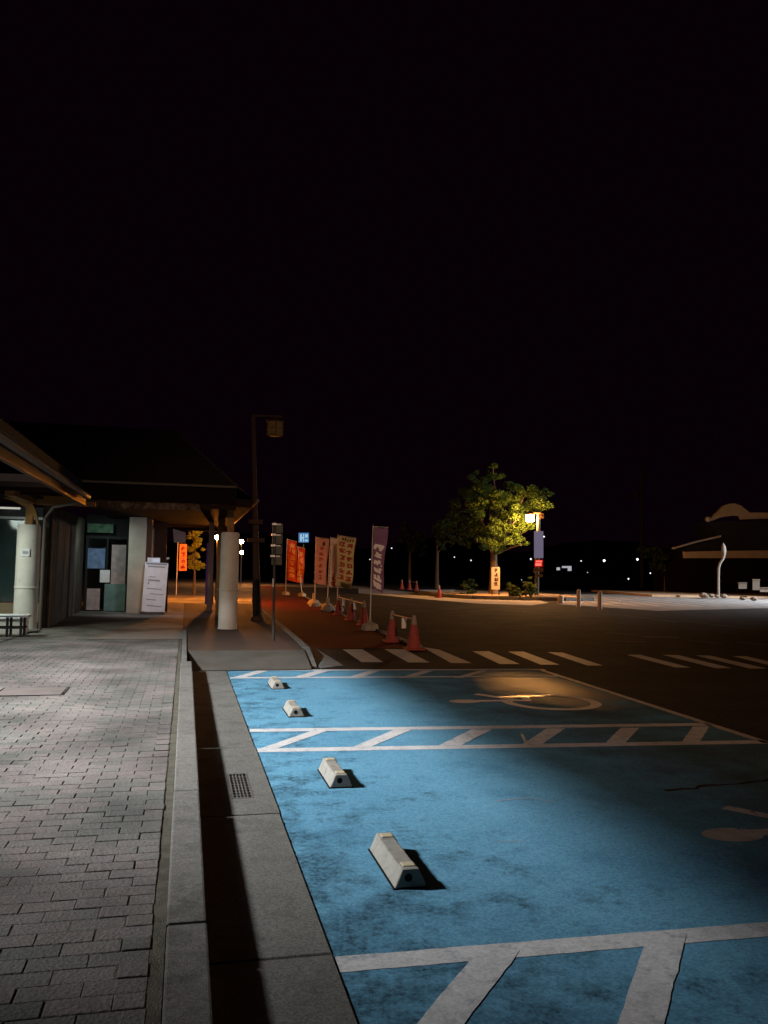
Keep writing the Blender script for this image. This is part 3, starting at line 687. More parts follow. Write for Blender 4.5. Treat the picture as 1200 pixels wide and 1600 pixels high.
# glazed lobby behind the left column
lob = MB().box(-7.0, -3.05, 21.0, 21.12, KH, .62); lob.build('dado_wall', tan_panel, bd)
MB().box(-7.0, -3.05, 21.5, 21.54, .62, 2.9).build('curtain', curtain, bd)
for i in range(6):
    x0 = -6.9 + i * .64
    w_ = MB().box(x0, x0 + .60, 21.05, 21.06, .66, 2.55).build('window_pane', glass, bd)
    MB().box(x0 + .60, x0 + .64, 21.0, 21.1, .62, 2.6).build('window_post', frame_alu, bd)
MB().box(-7.0, -3.05, 20.98, 21.1, 2.58, 2.64).build('window_head', frame_alu, bd)
tb = MB(); tb.tube([(-6.2, 18.0, 2.76), (-3.7, 18.0, 2.76)], .022, 8); tb.build('tube_lamp', tube_m, bd)
tb = MB(); tb.tube([(-6.2, 19.4, 2.74), (-3.55, 19.4, 2.74)], .022, 8); tb.build('tube_lamp', tube_m, bd)
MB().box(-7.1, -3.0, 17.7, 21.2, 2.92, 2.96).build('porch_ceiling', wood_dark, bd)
# boarded wall between porch and door recess
for i in range(9):
    yy = 19.25 + i * .25
    MB().box(-2.90, -2.86 + random.uniform(0, .012), yy, yy + .24, KH, 2.80).build('wall_board', board_gray, bd)
MB().box(-3.05, -2.91, 19.2, 25.6, KH, 2.85).build('side_wall', board_gray, bd)
# door recess
MB().box(-3.05, 2.3, 25.60, 25.7, KH, 3.6).build('back_wall', brown_wall, bd) if False else None
MB().box(-2.9, -1.6, 25.9, 26.0, KH, 3.0).build('recess_back', black_frame, bd)
def frame(x0, x1, z0, z1, y, w, name, m, par):
    mb = MB(); mb.box(x0, x0 + w, y, y + .05, z0, z1); mb.box(x1 - w, x1, y, y + .05, z0, z1); mb.box(x0 + w, x1 - w, y, y + .05, z1 - w, z1); mb.box(x0 + w, x1 - w, y, y + .05, z0, z0 + w)
    return mb.build(name, m, par)
dr = frame(-2.84, -1.64, KH, 2.36, 25.5, .07, 'door_frame', black_frame, bd)
for x0, x1, z0, z1, m in ((-2.76, -2.40, .22, .84, paper_pink), (-2.42, -2.15, 1.02, 1.38, sign_white), (-2.78, -2.30, 1.42, 2.0, paper_blue),
                          (-2.12, -1.72, .95, 2.12, paper_pink), (-2.28, -1.70, .20, .98, paper_teal), (-2.0, -1.82, 1.05, 1.65, sign_gray), (-2.36, -2.29, 1.50, 2.05, black_frame),
                          (-2.82, -2.10, 2.46, 2.72, paper_green)):
    yy = 25.47 + random.uniform(0, .012)
    MB().box(x0, x1, yy, yy + .008, z0, z1).build('door_poster', m, bd)
MB().box(-2.77, -1.71, 25.52, 25.53, KH + .07, 2.29).build('door_glass', glass, dr)
MB().box(-2.27, -2.22, 25.49, 25.56, KH + .07, 2.29).build('door_stile', black_frame, dr)
# plaster pillar, passage wall, rear posts
MB().box(-1.60, -1.13, 24.6, 25.05, KH, 3.05).build('pillar', plaster, bd, bevel=.01)
MB().box(-1.12, -0.62, 27.4, 27.55, KH, 3.0).build('passage_wall', brown_wall, bd)
MB().box(-1.12, -1.0, 25.06, 31, KH, 3.0).build('passage_side_wall', brown_wall, bd)
MB().box(-1.03, -.97, 25.6, 25.66, KH, 2.6).build('thin_post', plaster, bd)
# roof over the entrance: front eave, hips
RZ = 3.32
MB().box(-2.25, 1.02, 18.22, 18.30, 2.90, 3.26).build('front_fascia', night_wall, bd)
gt = MB(); gt.tube([(-2.2, 18.14, 3.28), (1.0, 18.14, 3.28)], .028, 8); gt.build('rain_gutter', gutter_metal, bd, smooth=True)
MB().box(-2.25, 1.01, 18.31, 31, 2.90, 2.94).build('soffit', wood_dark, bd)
er = MB(); er.v = [(-2.3, 18.2, 3.27), (1.02, 18.2, 3.27), (1.42, 19.0, 3.12), (1.42, 31, 3.12), (-.4, 23, 5.2), (-2.3, 23, 5.2), (-.4, 31, 5.2), (-7, 31, 5.2), (-7, 23, 5.2), (-7, 17.7, 3.2), (-2.3, 17.7, 3.2)]
er.f = [(0, 1, 4, 5), (1, 2, 4), (2, 3, 6, 4), (4, 6, 7, 8, 5), (9, 10, 0, 5, 8)]; er.mi = [0] * 5
er.build('entrance_roof', roof_tile, bd)
MB().box(1.02, 1.4, 18.9, 31, 2.90, 3.08).build('side_fascia', wood_dark, bd)
rt = MB(); rt.tube([(1.5, 18.5, 3.03), (1.56, 31, 3.03)], .04, 8); rt.build('rain_gutter', gutter_metal, bd, smooth=True)
rear_panel_m = mat('rear_panel_brown', (.20, .12, .09), .8)
carved = mat('carved_valance', (0.12, 0.085, 0.065), 0.8, (0.03, 0.022, 0.018), 9, 4, 0.4, 0.6, 1.0, 20)
random.seed(9)
for i in range(15):
    x0 = -1.62 + i * .125
    MB().box(x0, x0 + .115, 18.16, 18.21, 2.74 + random.uniform(0, .03), 2.89 + random.uniform(-.02, 0)).build('valance_block', carved, bd)
MB().box(.25, 1.02, 18.25, 18.33, 2.80, 2.895).build('lintel', wood_dark, bd)
MB().box(.85, 1.05, 24.0, 24.2, KH, 2.9).build('rear_post', wood, bd)
MB().box(.66, .82, 26.2, 26.3, KH, 2.9).build('rear_panel', rear_panel_m, bd)

MB().box(-1.0, 1.38, 30.9, 31.0, 2.80, 3.08).build('passage_light_shield', wood_dark, bd)  # beam added to keep the globe lamp's light off the soffit
# bench
bn = thing('bench', 'small low bench with pale slatted seat beside the left white column', 'bench', (-3.15, 17.2, KH))
for i in range(4):
    MB().box(-3.62 + .0, -2.86, 16.86 + i * .115, 16.86 + i * .115 + .10, .545, .585, .005).build('seat_slat', pale_metal if i % 2 else frame_alu, bn)
for x in (-3.5, -3.22, -2.98):
    for yy in (16.9, 17.25): MB().box(x - .022, x + .022, yy - .022, yy + .022, KH, .545).build('leg', steel_dark, bn)
for yy in (16.9, 17.25): MB().box(-3.55, -2.93, yy - .012, yy + .012, .33, .36).build('rail', steel_dark, bn)
bx = thing('storage_box', 'low white storage box standing behind the bench legs', 'box', (-3.3, 17.9, KH))
MB().box(-3.75, -3.05, 17.7, 18.1, KH, .46, .01).build('box_body', pale_metal, bx); MB().box(-3.77, -3.03, 17.68, 18.12, .46, .49, .005).build('box_lid', sign_white, bx)

# standing sign board in front of the pillar
sg = thing('standing_sign_board', 'leaning white poster stand with small lit panel on top, before the plaster pillar', 'sign', (-.87, 24.2, KH))
q = [P(221, 955, 24.2), P(257, 959, 24.2), P(263, 880, 24.35), P(227, 878, 24.35)]
def slab(q, th, name, m, par, dy=0.0):
    mb = MB(); mb.v = [(p.x, p.y + dy, p.z) for p in q] + [(p.x, p.y + dy + th, p.z) for p in q]
    mb.f = [(0, 1, 2, 3), (7, 6, 5, 4), (0, 4, 5, 1), (1, 5, 6, 2), (2, 6, 7, 3), (3, 7, 4, 0)]; mb.mi = [0] * 6
    return mb.build(name, m, par)
slab(q, .04, 'poster_panel', sign_white, sg)
def lerp2(q, u, v): return q[0].lerp(q[1], u).lerp(q[3].lerp(q[2], u), v)
for v0, v1, u0, u1 in ((.90, .93, .12, .88), (.955, .99, .05, .95), (.70, .715, .2, .5), (.55, .60, .18, .24), (.62, .655, .18, .7), (.46, .48, .15, .8), (.36, .375, .3, .9), (.24, .26, .15, .6), (.12, .14, .2, .85)):
    slab([lerp2(q, u0, v0), lerp2(q, u1, v0), lerp2(q, u1, v1), lerp2(q, u0, v1)], .003, 'printed_line', sign_gray, sg, -.004)
MB().box(-1.20, -.52, 24.12, 24.42, KH, KH + .07, .01).build('stand_base', board_gray, sg)
MB().box(-1.06, -.72, 24.36, 24.40, 1.58, 1.76).build('top_panel', sign_white, sg)
MB().box(-.92, -.72, 24.33, 24.355, 1.63, 1.72).build('lit_panel', sign_top_lit, sg)
bp = thing('barrier_post', 'thin dark post with pale cap right of the white poster stand', 'post', (-.52, 25.2, KH))
MB().box(-.56, -.49, 25.2, 25.27, KH, 1.72).build('shaft', wood_dark, bp); MB().ball((-.525, 25.235, 1.75), .045).build('cap', pale_metal, bp)
# street things seen through the passage
ob = thing('orange_banner', 'small orange banner glowing in the passage left of the golden shrub', 'banner', (-.25, 40, 0))
q = [P(279, 892, 40), P(292, 892, 40), P(292, 850, 40), P(281, 850, 40)]
org = mat('orange_cloth', (0.75, 0.33, 0.22), 0.7, (0.6, 0.22, 0.15), 6, 3); slab(q, .01, 'cloth', org, ob)
red_ink = mat('red_print', (0.45, 0.05, 0.03), 0.7)
def glyphs(q, cols, rows, m, par, u0, u1, v0, v1, seed, dy=-.006, th=.003, wig=None, name='printed_character', wgt=.16, warp=None):
    """print on cloth: one small mesh per character, built of strokes (not legible in the photograph either)"""
    rg = random.Random(seed)
    for r_ in range(rows):
        for c_ in range(cols):
            cu0 = u0 + (u1 - u0) * c_ / cols; cu1 = u0 + (u1 - u0) * (c_ + 1) / cols
            cv1 = v1 - (v1 - v0) * r_ / rows; cv0 = v1 - (v1 - v0) * (r_ + 1) / rows
            du, dv = cu1 - cu0, cv1 - cv0; mb = MB()
            st = []
            for k in range(rg.choice((2, 3))):
                h = rg.uniform(.12, .88); a, b = rg.uniform(.05, .25), rg.uniform(.75, .95); st.append(((a, h), (b, h + rg.uniform(-.05, .08))))
            st.append(((rg.uniform(.3, .7), .92), (rg.uniform(.3, .7), rg.uniform(.08, .3))))
            for k in range(rg.choice((1, 2))): st.append(((rg.uniform(.1, .9), rg.uniform(.5, .9)), (rg.uniform(.05, .95), rg.uniform(.05, .4))))
            for (a, b), (c, d) in st:
                ln = math.hypot(c - a, d - b) or 1; nx, ny = -(d - b) / ln * wgt / 2, (c - a) / ln * wgt / 2
                pts = []
                for s_ in ((a - nx, b - ny), (c - nx, d - ny), (c + nx, d + ny), (a + nx, b + ny)):
                    u, v = cu0 + du * s_[0], cv0 + .04 * dv + dv * .92 * s_[1]
                    p = (warp or (lambda U, V: lerp2(q, U, V)))(u, v); pts.append((p[0], p[1] + dy, p[2]))
                mb.poly(pts)
            mb.build(name, m, par)
glyphs(q, 1, 4, red_ink, ob, .15, .85, .05, .95, 3)
tb = MB(); p = P(278, 850, 40); tb.tube([(p.x, p.y, 0.1), (p.x, p.y, p.z + .08)], .02, 6); tb.build('pole', pole_white, ob)
wb = thing('hanging_panel', 'dull grey white panel under the roof above the orange banner', 'panel', (-.4, 29, 2.3))
slab([P(272, 848, 29), P(290, 848, 29), P(290, 832, 29), P(270, 826, 29)], .05, 'panel_face', sign_white, wb)
pb = thing('purple_banner', 'tall narrow dark purple banner with white print left of the right column', 'banner', (.8, 27, KH))
purple = mat('purple_cloth', (0.20, 0.09, 0.26), 0.8, (0.15, 0.07, 0.20), 4, 4)
q = [P(320, 944, 27), P(333, 944, 27), P(334, 848, 27), P(323, 848, 27)]
slab(q, .02, 'cloth', purple, pb); ink_w = mat('white_print', (0.75, 0.70, 0.72), 0.6); glyphs(q, 1, 4, ink_w, pb, .25, .65, .45, .78, 8, wgt=.28)
def globe(px, py, Y, r, label, m_=lamp_globe):
    p = P(px, py, Y); t = thing('globe_lamp', label, 'street lamp', (p.x, p.y, 0), 'lit yellow globe lamps beyond the building')
    m = MB(); m.tube([(p.x, p.y, 0.0), (p.x, p.y, p.z - r)], .04, 8); m.build('pole', steel_dark, t)
    MB().ball((p.x, p.y, p.z), r).build('globe', m_, t, smooth=True)
globe(340.5, 840, 35, .11, 'lit yellow globe lamp just left of the right white column')
globe(377.5, 846, 60, .14, 'lit yellow globe lamp just right of the white column head', lamp_globe_far)
globe(377.5, 863, 66, .12, 'lower and dimmer lit lamp right of the white column', lamp_globe_far)

# ---------------------------------------------------------------- foliage
def leaves(mb, clumps, n, size, rg, squash=.75):
    tot = sum(c[1] ** 2 for c in clumps)
    for (c, r) in clumps:
        for k in range(int(n * r * r / tot)):
            d = Vector((rg.gauss(0, 1), rg.gauss(0, 1), rg.gauss(0, 1))).normalized() * r * (rg.random() ** .45)
            p = Vector(c) + Vector((d.x, d.y, d.z * squash)); s = size * rg.uniform(.6, 1.4)
            a = Vector((rg.gauss(0, 1), rg.gauss(0, 1), rg.gauss(0, .5))).normalized(); b = a.cross(Vector((rg.gauss(0, 1), rg.gauss(0, 1), rg.gauss(0, 1)))).normalized()
            mb.poly([p - a * s, p + b * s * .45, p + a * s, p - b * s * .45])
def tree(name, label, cat, base, trunk_r, trunk_h, clumps, n, size, m, seed, group=None, lean=(0, 0)):
    rg = random.Random(seed); t = thing(name, label, cat, base, group); b = Vector(base)
    tk = MB(); fork = b + Vector((lean[0], lean[1], trunk_h))
    tk.tube([b - Vector((0, 0, .1)), b + Vector((lean[0] * .4, lean[1] * .4, trunk_h * .5)), fork], [trunk_r * 1.35, trunk_r, trunk_r * .8], 10)
    for c, r in clumps[::2]:
        c = Vector(c); mid = fork.lerp(c, .5) + Vector((rg.uniform(-.2, .2), rg.uniform(-.2, .2), rg.uniform(-.1, .3)))
        tk.tube([fork - Vector((0, 0, .1)), mid, c], [trunk_r * .55, trunk_r * .3, trunk_r * .1], 6)
    tk.build('trunk', bark, t, smooth=True)
    sub = []
    for c, r in clumps:
        for k in range(8 if r > .4 else 6):
            d = Vector((rg.gauss(0, 1), rg.gauss(0, 1), rg.gauss(0, .7))).normalized() * r * rg.uniform(.35, 1.25)
            sub.append((tuple(Vector(c) + d), r * rg.uniform(.25, .62)))
    mb = MB(); leaves(mb, sub, n, size, rg, .6); o = mb.build('crown', m, t); return t
rg = random.Random(4)
bx_, by_ = 17.75, 46.4
cl = []
def add_px(px, py, D, r): p = P(px, py, D=D); cl.append((tuple(p), r))
for px, py, D, r in ((760, 745, 50.5, .75), (735, 765, 50, .8), (770, 770, 49, .9), (718, 795, 50, .7), (750, 800, 48.5, 1.0), (790, 790, 49.5, .9), (820, 775, 50.5, .8),
                     (840, 790, 49.5, .7), (812, 805, 48.6, .9), (775, 820, 48.2, 1.0), (735, 825, 49, .9), (712, 832, 50, .6), (760, 845, 48.5, .8), (800, 838, 48.5, .8), (830, 825, 49, .6),
                     (725, 848, 50, .45), (785, 858, 49.5, .5), (745, 780, 52, 1.0), (800, 800, 52, 1.0), (770, 838, 52, .9), (815, 850, 49, .4), (846, 775, 50.5, .45), (770, 728, 50.5, .35), (708, 815, 50, .4),
                     (800, 760, 51.5, .6), (705, 848, 50, .3)):
    add_px(px, py, D, r)
tree('broadleaf_tree', 'leafy green tree lit yellow by the street lantern in the planting bed', 'tree', (17.75, 46.6, .15), .24, 2.5, cl, 36000, .062, leaf, 5)
# golden shrub seen through the passage
cl2 = []
for px, py, r in ((300, 832, .28), (305, 845, .34), (303, 858, .36), (306, 870, .36), (303, 880, .34), (307, 886, .3), (296, 828, .2), (309, 832, .22)):
    p = P(px, py, 40.5); cl2.append((tuple(p), r))
p = P(304, 900, 40.5)
tree('golden_conifer', 'narrow golden lit conifer seen through the passage beside the orange banner', 'tree', (p.x, p.y, .1), .06, 1.2, cl2, 5200, .055, leaf_gold, 6)
# shrubs in the bed
for i, (px, py, D, r, lb) in enumerate(((803, 915, 46.5, .45, 'low rounded shrub right of the poster board in the lit bed'), (822, 908, 46.5, .55, 'taller shrub just left of the lantern post in the bed'), (735, 915, 49, .5, 'dark shrub left of the poster board under the tree'))):
    p = P(px, py, D=D); tree('shrub', lb, 'shrub', (p.x, p.y, .15), .03, .3, [((p.x + rg.uniform(-.3, .3), p.y + rg.uniform(-.3, .3), .15 + r * (.4 + .5 * k)), r * (.8 - .15 * k)) for k in range(3)], 700, .08, leaf_dark, 20 + i, 'shrubs in the planting bed')
# dark trees behind
for i, (px, D, h, lb) in enumerate(((683, 66, 5.2, 'slim dark tree standing behind the small red cone'), (640, 78, 5.5, 'dim dark tree left of the slim tree behind the cone barrier'), (1040, 70, 3.2, 'low dim bushy tree left of the far ochre building'))):
    p = P(px, 900, D=D); cl3 = [((p.x + rg.uniform(-1, 1), p.y + rg.uniform(-1, 1), h * rg.uniform(.6, 1.0)), rg.uniform(.5, .9)) for k in range(6)]
    tree('dark_tree', lb, 'tree', (p.x, p.y, 0), .13, h * .55, cl3, 1600, .16, leaf_dark, 40 + i, 'dark trees beyond the lot')

# ================================================================== STREET FURNITURE
# unlit lantern post
lp = thing('lantern_post', 'tall brown post with an unlit square hanging lantern near the platform kerb', 'street lamp', (1.83, 21.6, KH))
b = P(402, 972, 21.6); t_ = P(395.5, 648, 21.6)
m = MB(); m.tube([(b.x, 21.6, KH), b.lerp(t_, .33), b.lerp(t_, .66), t_], [.115, .085, .065, .055], 16); m.build('pole', pole_brown, lp, smooth=True)
m = MB(); m.lathe(b.x, 21.6, [(.17, KH), (.17, KH + .05), (.13, KH + .12), (.115, KH + .14)], 16); m.build('pole_base', pole_brown, lp, smooth=True)
e = P(441, 651, 21.6); m = MB(); m.tube([t_ - Vector((.03, 0, .02)), e], .032, 8); m.build('arm', pole_brown, lp, smooth=True)
lc = P(430, 668, 21.6)
m = MB(); m.lathe(lc.x, 21.6, [(.255, lc.z + .16), (.20, lc.z + .205), (.06, lc.z + .25), (.03, lc.z + .27)], 4); m.build('lantern_roof', pole_brown, lp)
lan = MB(); lan.lathe(lc.x, 21.6, [(.20, lc.z + .155), (.205, lc.z - .20), (.16, lc.z - .23)], 4); lo = lan.build('lantern_glass', lantern_glass, lp)
for k in range(4):
    a = R(90 * k); x, y = lc.x + .205 * math.cos(a + R(0)), 21.6 + .205 * math.sin(a)
    MB().box(x - .012, x + .012, y - .012, y + .012, lc.z - .21, lc.z + .16).build('lantern_bar', pole_brown, lp)
MB().box(lc.x - .15, lc.x + .15, 21.45, 21.456, lc.z - .03, lc.z - .015).build('lantern_rail', pole_brown, lp)
for z_, w_ in ((2.72, .18), (2.25, .22)):
    pz = b.lerp(t_, (z_ - KH) / 5.35); MB().box(pz.x - w_, pz.x + w_, 21.45, 21.49, z_ - .06, z_ + .05).build('clamp_plate', pole_brown, lp)
# four-plate finger post
fp = thing('finger_post', 'thin dark post carrying four stacked sign plates with bright edges', 'sign post', (1.67, 16.1, KH))
m = MB(); m.tube([(1.674, 16.1, KH), (1.640, 16.1, 2.45)], .026, 10); m.build('post', steel_dark, fp, smooth=True)
for i in range(4):
    z1 = 2.42 - i * .205
    MB().box(1.60, 1.80, 16.12, 16.135, z1 - .185, z1).build('sign_plate', plate_green, fp)
    MB().box(1.588 - .006 * i, 1.665 - .004 * i, 16.02, 16.115, z1 - .035, z1 + .005, .004).build('bright_edge', bright_tape, fp)
    MB().box(1.675, 1.76, 16.108, 16.118, z1 - .03, z1 - .002).build('dull_edge', pale_metal, fp)
MB().box(1.622, 1.650, 16.07, 16.075, 1.20, 1.36).build('post_sticker', pale_metal, fp)

# nobori banners
def nobori(label, base, q, cloth, inks, amp=.05, seed=1, group='tall feather banners along the red path'):
    """q: bottom-left, bottom-right, top-right, top-left corners of the cloth; the pole runs up its left edge"""
    t = thing('nobori_banner', label, 'banner', (base.x, base.y, 0), group)
    tl = q[3]; m = MB(); m.tube([(base.x, base.y, .1), ((base.x + tl.x) / 2 - .02, base.y, tl.z * .5), (tl.x - .03, base.y, tl.z + .05)], [.017, .015, .012], 8); m.build('pole', pole_white, t, smooth=True)
    m = MB(); m.tube([(tl.x - .04, base.y, tl.z + .02), (q[2].x + .01, base.y, q[2].z + .03)], .009, 6); m.build('top_rod', pole_white, t)
    m = MB(); s_ = .19; m.lathe(base.x, base.y, [(s_ * 1.15, .005), (s_ * 1.2, .05), (s_ * 1.05, .15), (s_ * .5, .20), (.04, .22), (.03, .30)], 8); m.build('base_weight', weight, t)
    rr = random.Random(seed); ph = rr.uniform(0, 6)
    def warp(u, v):
        p = lerp2(q, u, v); return Vector((p.x + .015 * math.sin(v * 7 + ph) * u, p.y + amp * u * math.sin(v * 9 + ph + u * 3), p.z + .01 * math.sin(u * 8 + ph)))
    mb = MB(); nu, nv = 8, 24
    mb.v = [tuple(warp(i / nu, j / nv)) for j in range(nv + 1) for i in range(nu + 1)]
    for j in range(nv):
        for i in range(nu): a = j * (nu + 1) + i; mb.quadf(a, a + 1, a + nu + 2, a + nu + 1)
    mb.build('cloth', cloth, t, smooth=True)
    for k in range(6):
        v = .04 + .92 * k / 5; p = warp(0, v); MB().box(p.x - .035, p.x + .01, p.y - .012, p.y + .012, p.z - .015, p.z + .015).build('loop', cloth, t)
    for (ink, cols, rows, u0, u1, v0, v1, sd, wg) in inks: glyphs(q, cols, rows, ink, t, u0, u1, v0, v1, sd, warp=warp, wgt=wg, dy=-.007)
    return t
def cloth(n, a, b_): return mat(n, a, .8, b_, 3, 4, .35, .65)
c_purple = cloth('purple_banner_cloth', (.26, .14, .24), (.20, .10, .18)); c_yellow = cloth('yellow_banner_cloth', (.88, .70, .34), (.80, .60, .28))
c_white = cloth('white_banner_cloth', (.88, .78, .70), (.82, .70, .62)); c_salmon = cloth('salmon_banner_cloth', (.85, .47, .35), (.75, .40, .30)); c_red = cloth('red_banner_cloth', (.48, .07, .03), (.36, .05, .025))
ink_red = mat('banner_red_ink', (.50, .10, .05), .8); ink_dark = mat('banner_dark_ink', (.10, .05, .04), .8); ink_pale = mat('banner_pale_ink', (.85, .76, .74), .8); ink_gold = mat('banner_gold_ink', (.55, .26, .08), .8)
def qq(pts, Y): return [P(*p, Y) for p in pts]
nobori('purple feather banner with pale characters, nearest to the two cones', G(578, 985), qq(((581, 917), (597, 928), (606, 826), (584.5, 824)), 20.9), c_purple,
       [(ink_pale, 1, 6, .05, .9, .02, .74, 11, .26)], .04, 1)
nobori('yellow banner crowded with red characters beside the white banner', Vector((5.36, 29.7, 0)), qq(((525, 915), (549, 921), (556, 842), (529, 837)), 29.7), c_yellow,
       [(ink_red, 2, 6, .04, .96, .12, .90, 12, .19), (ink_dark, 5, 1, .2, .9, .90, .99, 13, .2), (c_yellow, 1, 1, .1, .9, .0, .1, 14, .2)], .04, 2)
nobori('plain whitish banner half hidden behind the yellow banner', Vector((5.30, 31.6, 0)), qq(((514, 917), (530, 918), (533, 842), (518, 841)), 31.6), c_white,
       [(ink_red, 1, 2, .1, .6, .02, .25, 15, .2)], .03, 3)
nobori('salmon banner with a column of dark red characters', Vector((5.02, 32.9, 0)), qq(((491, 911), (509, 915), (514, 843), (495, 840)), 32.9), c_salmon,
       [(ink_red, 1, 6, .25, .7, .1, .85, 16, .15), (ink_dark, 1, 1, .45, .75, .8, .95, 17, .2)], .03, 4)
nobori('dark red banner with orange characters, leftmost of the row', Vector((5.3, 45.3, 0)), qq(((449, 906), (463, 910), (464, 847), (449.5, 843)), 45.3), c_red,
       [(ink_gold, 1, 6, .15, .9, .05, .95, 18, .22)], .05, 5)
nobori('narrow red banner with pale print under the blue sign', Vector((5.95, 43.5, 0)), qq(((463, 910), (473.5, 911), (477, 858), (466, 855)), 43.5), c_red,
       [(ink_gold, 1, 5, .1, .95, .0, .9, 19, .3)], .05, 6)
# backlit blue sign beyond
bs = thing('blue_guide_sign', 'small backlit blue square sign with pale lines above the red banners', 'sign', (8.2, 60, 0))
q = [P(467, 847.5, 60), P(482.5, 847.5, 60), P(482.5, 832.5, 60), P(467, 832.5, 60)]
slab(q, .12, 'sign_face', sign_blue, bs)
for u0, u1, v0, v1 in ((.12, .3, .1, .85), (.42, .52, .05, .9), (.62, .9, .5, .85), (.62, .9, .1, .3), (.3, .42, .4, .55)):
    slab([lerp2(q, u0, v0), lerp2(q, u1, v0), lerp2(q, u1, v1), lerp2(q, u0, v1)], .01, 'sign_graphic', sign_blue_light, bs, -.015)
p = P(474.5, 850, 60.1); m = MB(); m.tube([(p.x, 60.14, 0), (p.x, 60.14, p.z)], .05, 8); m.build('pole', steel_dark, bs)

# cones and bars
def cone(x, y, label, h=.68, group='red traffic cones along the path', band=True):
    t = thing('traffic_cone', label, 'traffic cone', (x, y, 0), group)
    MB().box(x - .18, x + .18, y - .18, y + .18, .012, .045, .01).build('base_plate', cone_red, t)
    f = h / .68
    MB().lathe(x, y, [(.145, .045), (.135, .07), (.112 , .20 * f)], 20).build('cone_body', cone_red, t, smooth=True)
    MB().lathe(x, y, [(.112, .20 * f), (.058, .50 * f)], 20).build('cone_sleeve', cone_red, t, smooth=True)
    MB().lathe(x, y, [(.058, .50 * f), (.032, .66 * f), (.02, h)], 20).build('cone_tip', cone_white, t, smooth=True)
def bar(a, b_, label, tagx=None):
    t = thing('cone_bar', label, 'barrier bar', tuple(a), 'bars linking traffic cones')
    m = MB(); m.tube([a, b_], .017, 8); m.build('bar', cone_white, t)
    for p in (a, b_):
        m = MB(); m.lathe(p[0], p[1], [(.05, p[2] - .012), (.05, p[2] + .012)], 12); m.build('end_ring', cone_white, t)
    if tagx is not None:
        p = Vector(a).lerp(Vector(b_), tagx); MB().box(p.x - .05, p.x + .05, p.y - .025, p.y - .02, p.z - .23, p.z - .015).build('hanging_tag', tag_white, t)
cone(4.39, 17.6, 'left cone of the nearest pair, brighter red'); cone(4.42, 15.95, 'right cone of the nearest pair, closest to the crosswalk')
bar((4.39, 17.6, .60), (4.42, 15.95, .60), 'pale bar with white tag joining the two nearest cones', .55)
cone(4.95, 27.2, 'farthest left cone of the group beyond the purple banner'); cone(4.86, 24.6, 'middle cone of the group beyond the purple banner'); cone(4.82, 22.6, 'cone just left of the purple banner base')
bar((4.95, 27.2, .60), (4.86, 24.6, .60), 'pale bar between the farther cones left of the purple banner', .4)
bar((4.86, 24.6, .60), (4.82, 22.6, .60), 'pale bar reaching the cone beside the purple banner base', .3)
p = P(671, 940, 26)
for i, (px, py, lb) in enumerate(((490, 945, 'squat sandbag weight on the path edge left of the banners'), (512, 955, 'pale round banner weight between salmon and white banners'))):
    g = G(px, py + 1); t = thing('banner_weight', lb, 'weight', (g.x, g.y, 0)); m = MB(); m.lathe(g.x, g.y, [(.22, .012), (.26, .08), (.2, .2), (.06, .26), (.05, .5)], 10); m.build('weight_body', weight, t)
# far cones barrier
for px, D, lb in ((628, 62, 'pale topped cone at the left end of the far barrier'), (640, 61, 'second cone of the far barrier'), (651, 58, 'right cone of the far barrier')):
    p = P(px, 915, D=D); cone(p.x, p.y, lb, .72, 'cones of the far barrier')
p = P(686, 930, D=45.5); cone(p.x, p.y, 'single small cone standing alone on the far pavement edge', .70, 'cones of the far barrier')
a_, b2 = P(640, 915, D=61), P(651, 915, D=58); bar((a_.x, a_.y, .6), (b2.x, b2.y, .6), 'bar between the two cones of the far barrier')

# lit lantern post with information board
D0 = 47
kp = thing('lit_lantern_post', 'post with a glaring lit lantern, pale board and red display at the planting bed', 'street lamp', (18.9, 42.9, 0))
p = P(838, 935, D=D0 + .1); top = P(842, 803, D=D0 + .1)
m = MB(); m.tube([(p.x, p.y, 0), (top.x, top.y, top.z)], [.13, .10], 12); m.build('pole', steel_dark, kp, smooth=True)
m = MB(); lq = P(828, 809, D=D0); ar = Vector((.93, -.38, 0))
m.tube([P(845, 801, D=D0), P(822, 800.5, D=D0)], .05, 8); m.build('arm', pole_brown, kp)
m = MB(); m.lathe(lq.x, lq.y, [(.27, lq.z + .165), (.25, lq.z + .20), (.08, lq.z + .27)], 4); m.build('lantern_roof', pole_brown, kp)
lb_ = MB(); lb_.lathe(lq.x, lq.y, [(.22, lq.z + .16), (.24, lq.z - .16), (.19, lq.z - .20)], 4); o = lb_.build('lantern_glass', lamp_warm, kp)
o.visible_shadow = True
def face(px0, px1, py0, py1, D, th, name, m, par):
    a = P(px0, py1, D=D); b_ = P(px1, py1, D=D); c = P(px1, py0, D=D); d = P(px0, py0, D=D); n = Vector((a.x, a.y, 0)).normalized() * th
    mb = MB(); mb.v = [tuple(x) for x in (a, b_, c, d)] + [tuple(x + n) for x in (a, b_, c, d)]
    mb.f = [(0, 1, 2, 3), (7, 6, 5, 4), (0, 4, 5, 1), (1, 5, 6, 2), (2, 6, 7, 3), (3, 7, 4, 0)]; mb.mi = [0] * 6; return mb.build(name, m, par)
sal = mat('small_plate', (.022, .012, .008), .8)
face(840.5, 849.5, 802, 805.5, D0, .05, 'upper_plate', sal, kp); face(840.5, 849.5, 806.5, 810.5, D0, .05, 'upper_plate', sal, kp)
face(834.5, 849, 830, 872, D0 - .15, .12, 'board', board_lit, kp)
face(835, 848.5, 874.5, 886, D0 - .15, .12, 'red_display', led_red, kp)
face(837, 847, 876, 878.5, D0 - .2, .03, 'display_digits', led_core, kp); face(836.5, 846, 880, 884, D0 - .2, .03, 'display_digits', led_core, kp)
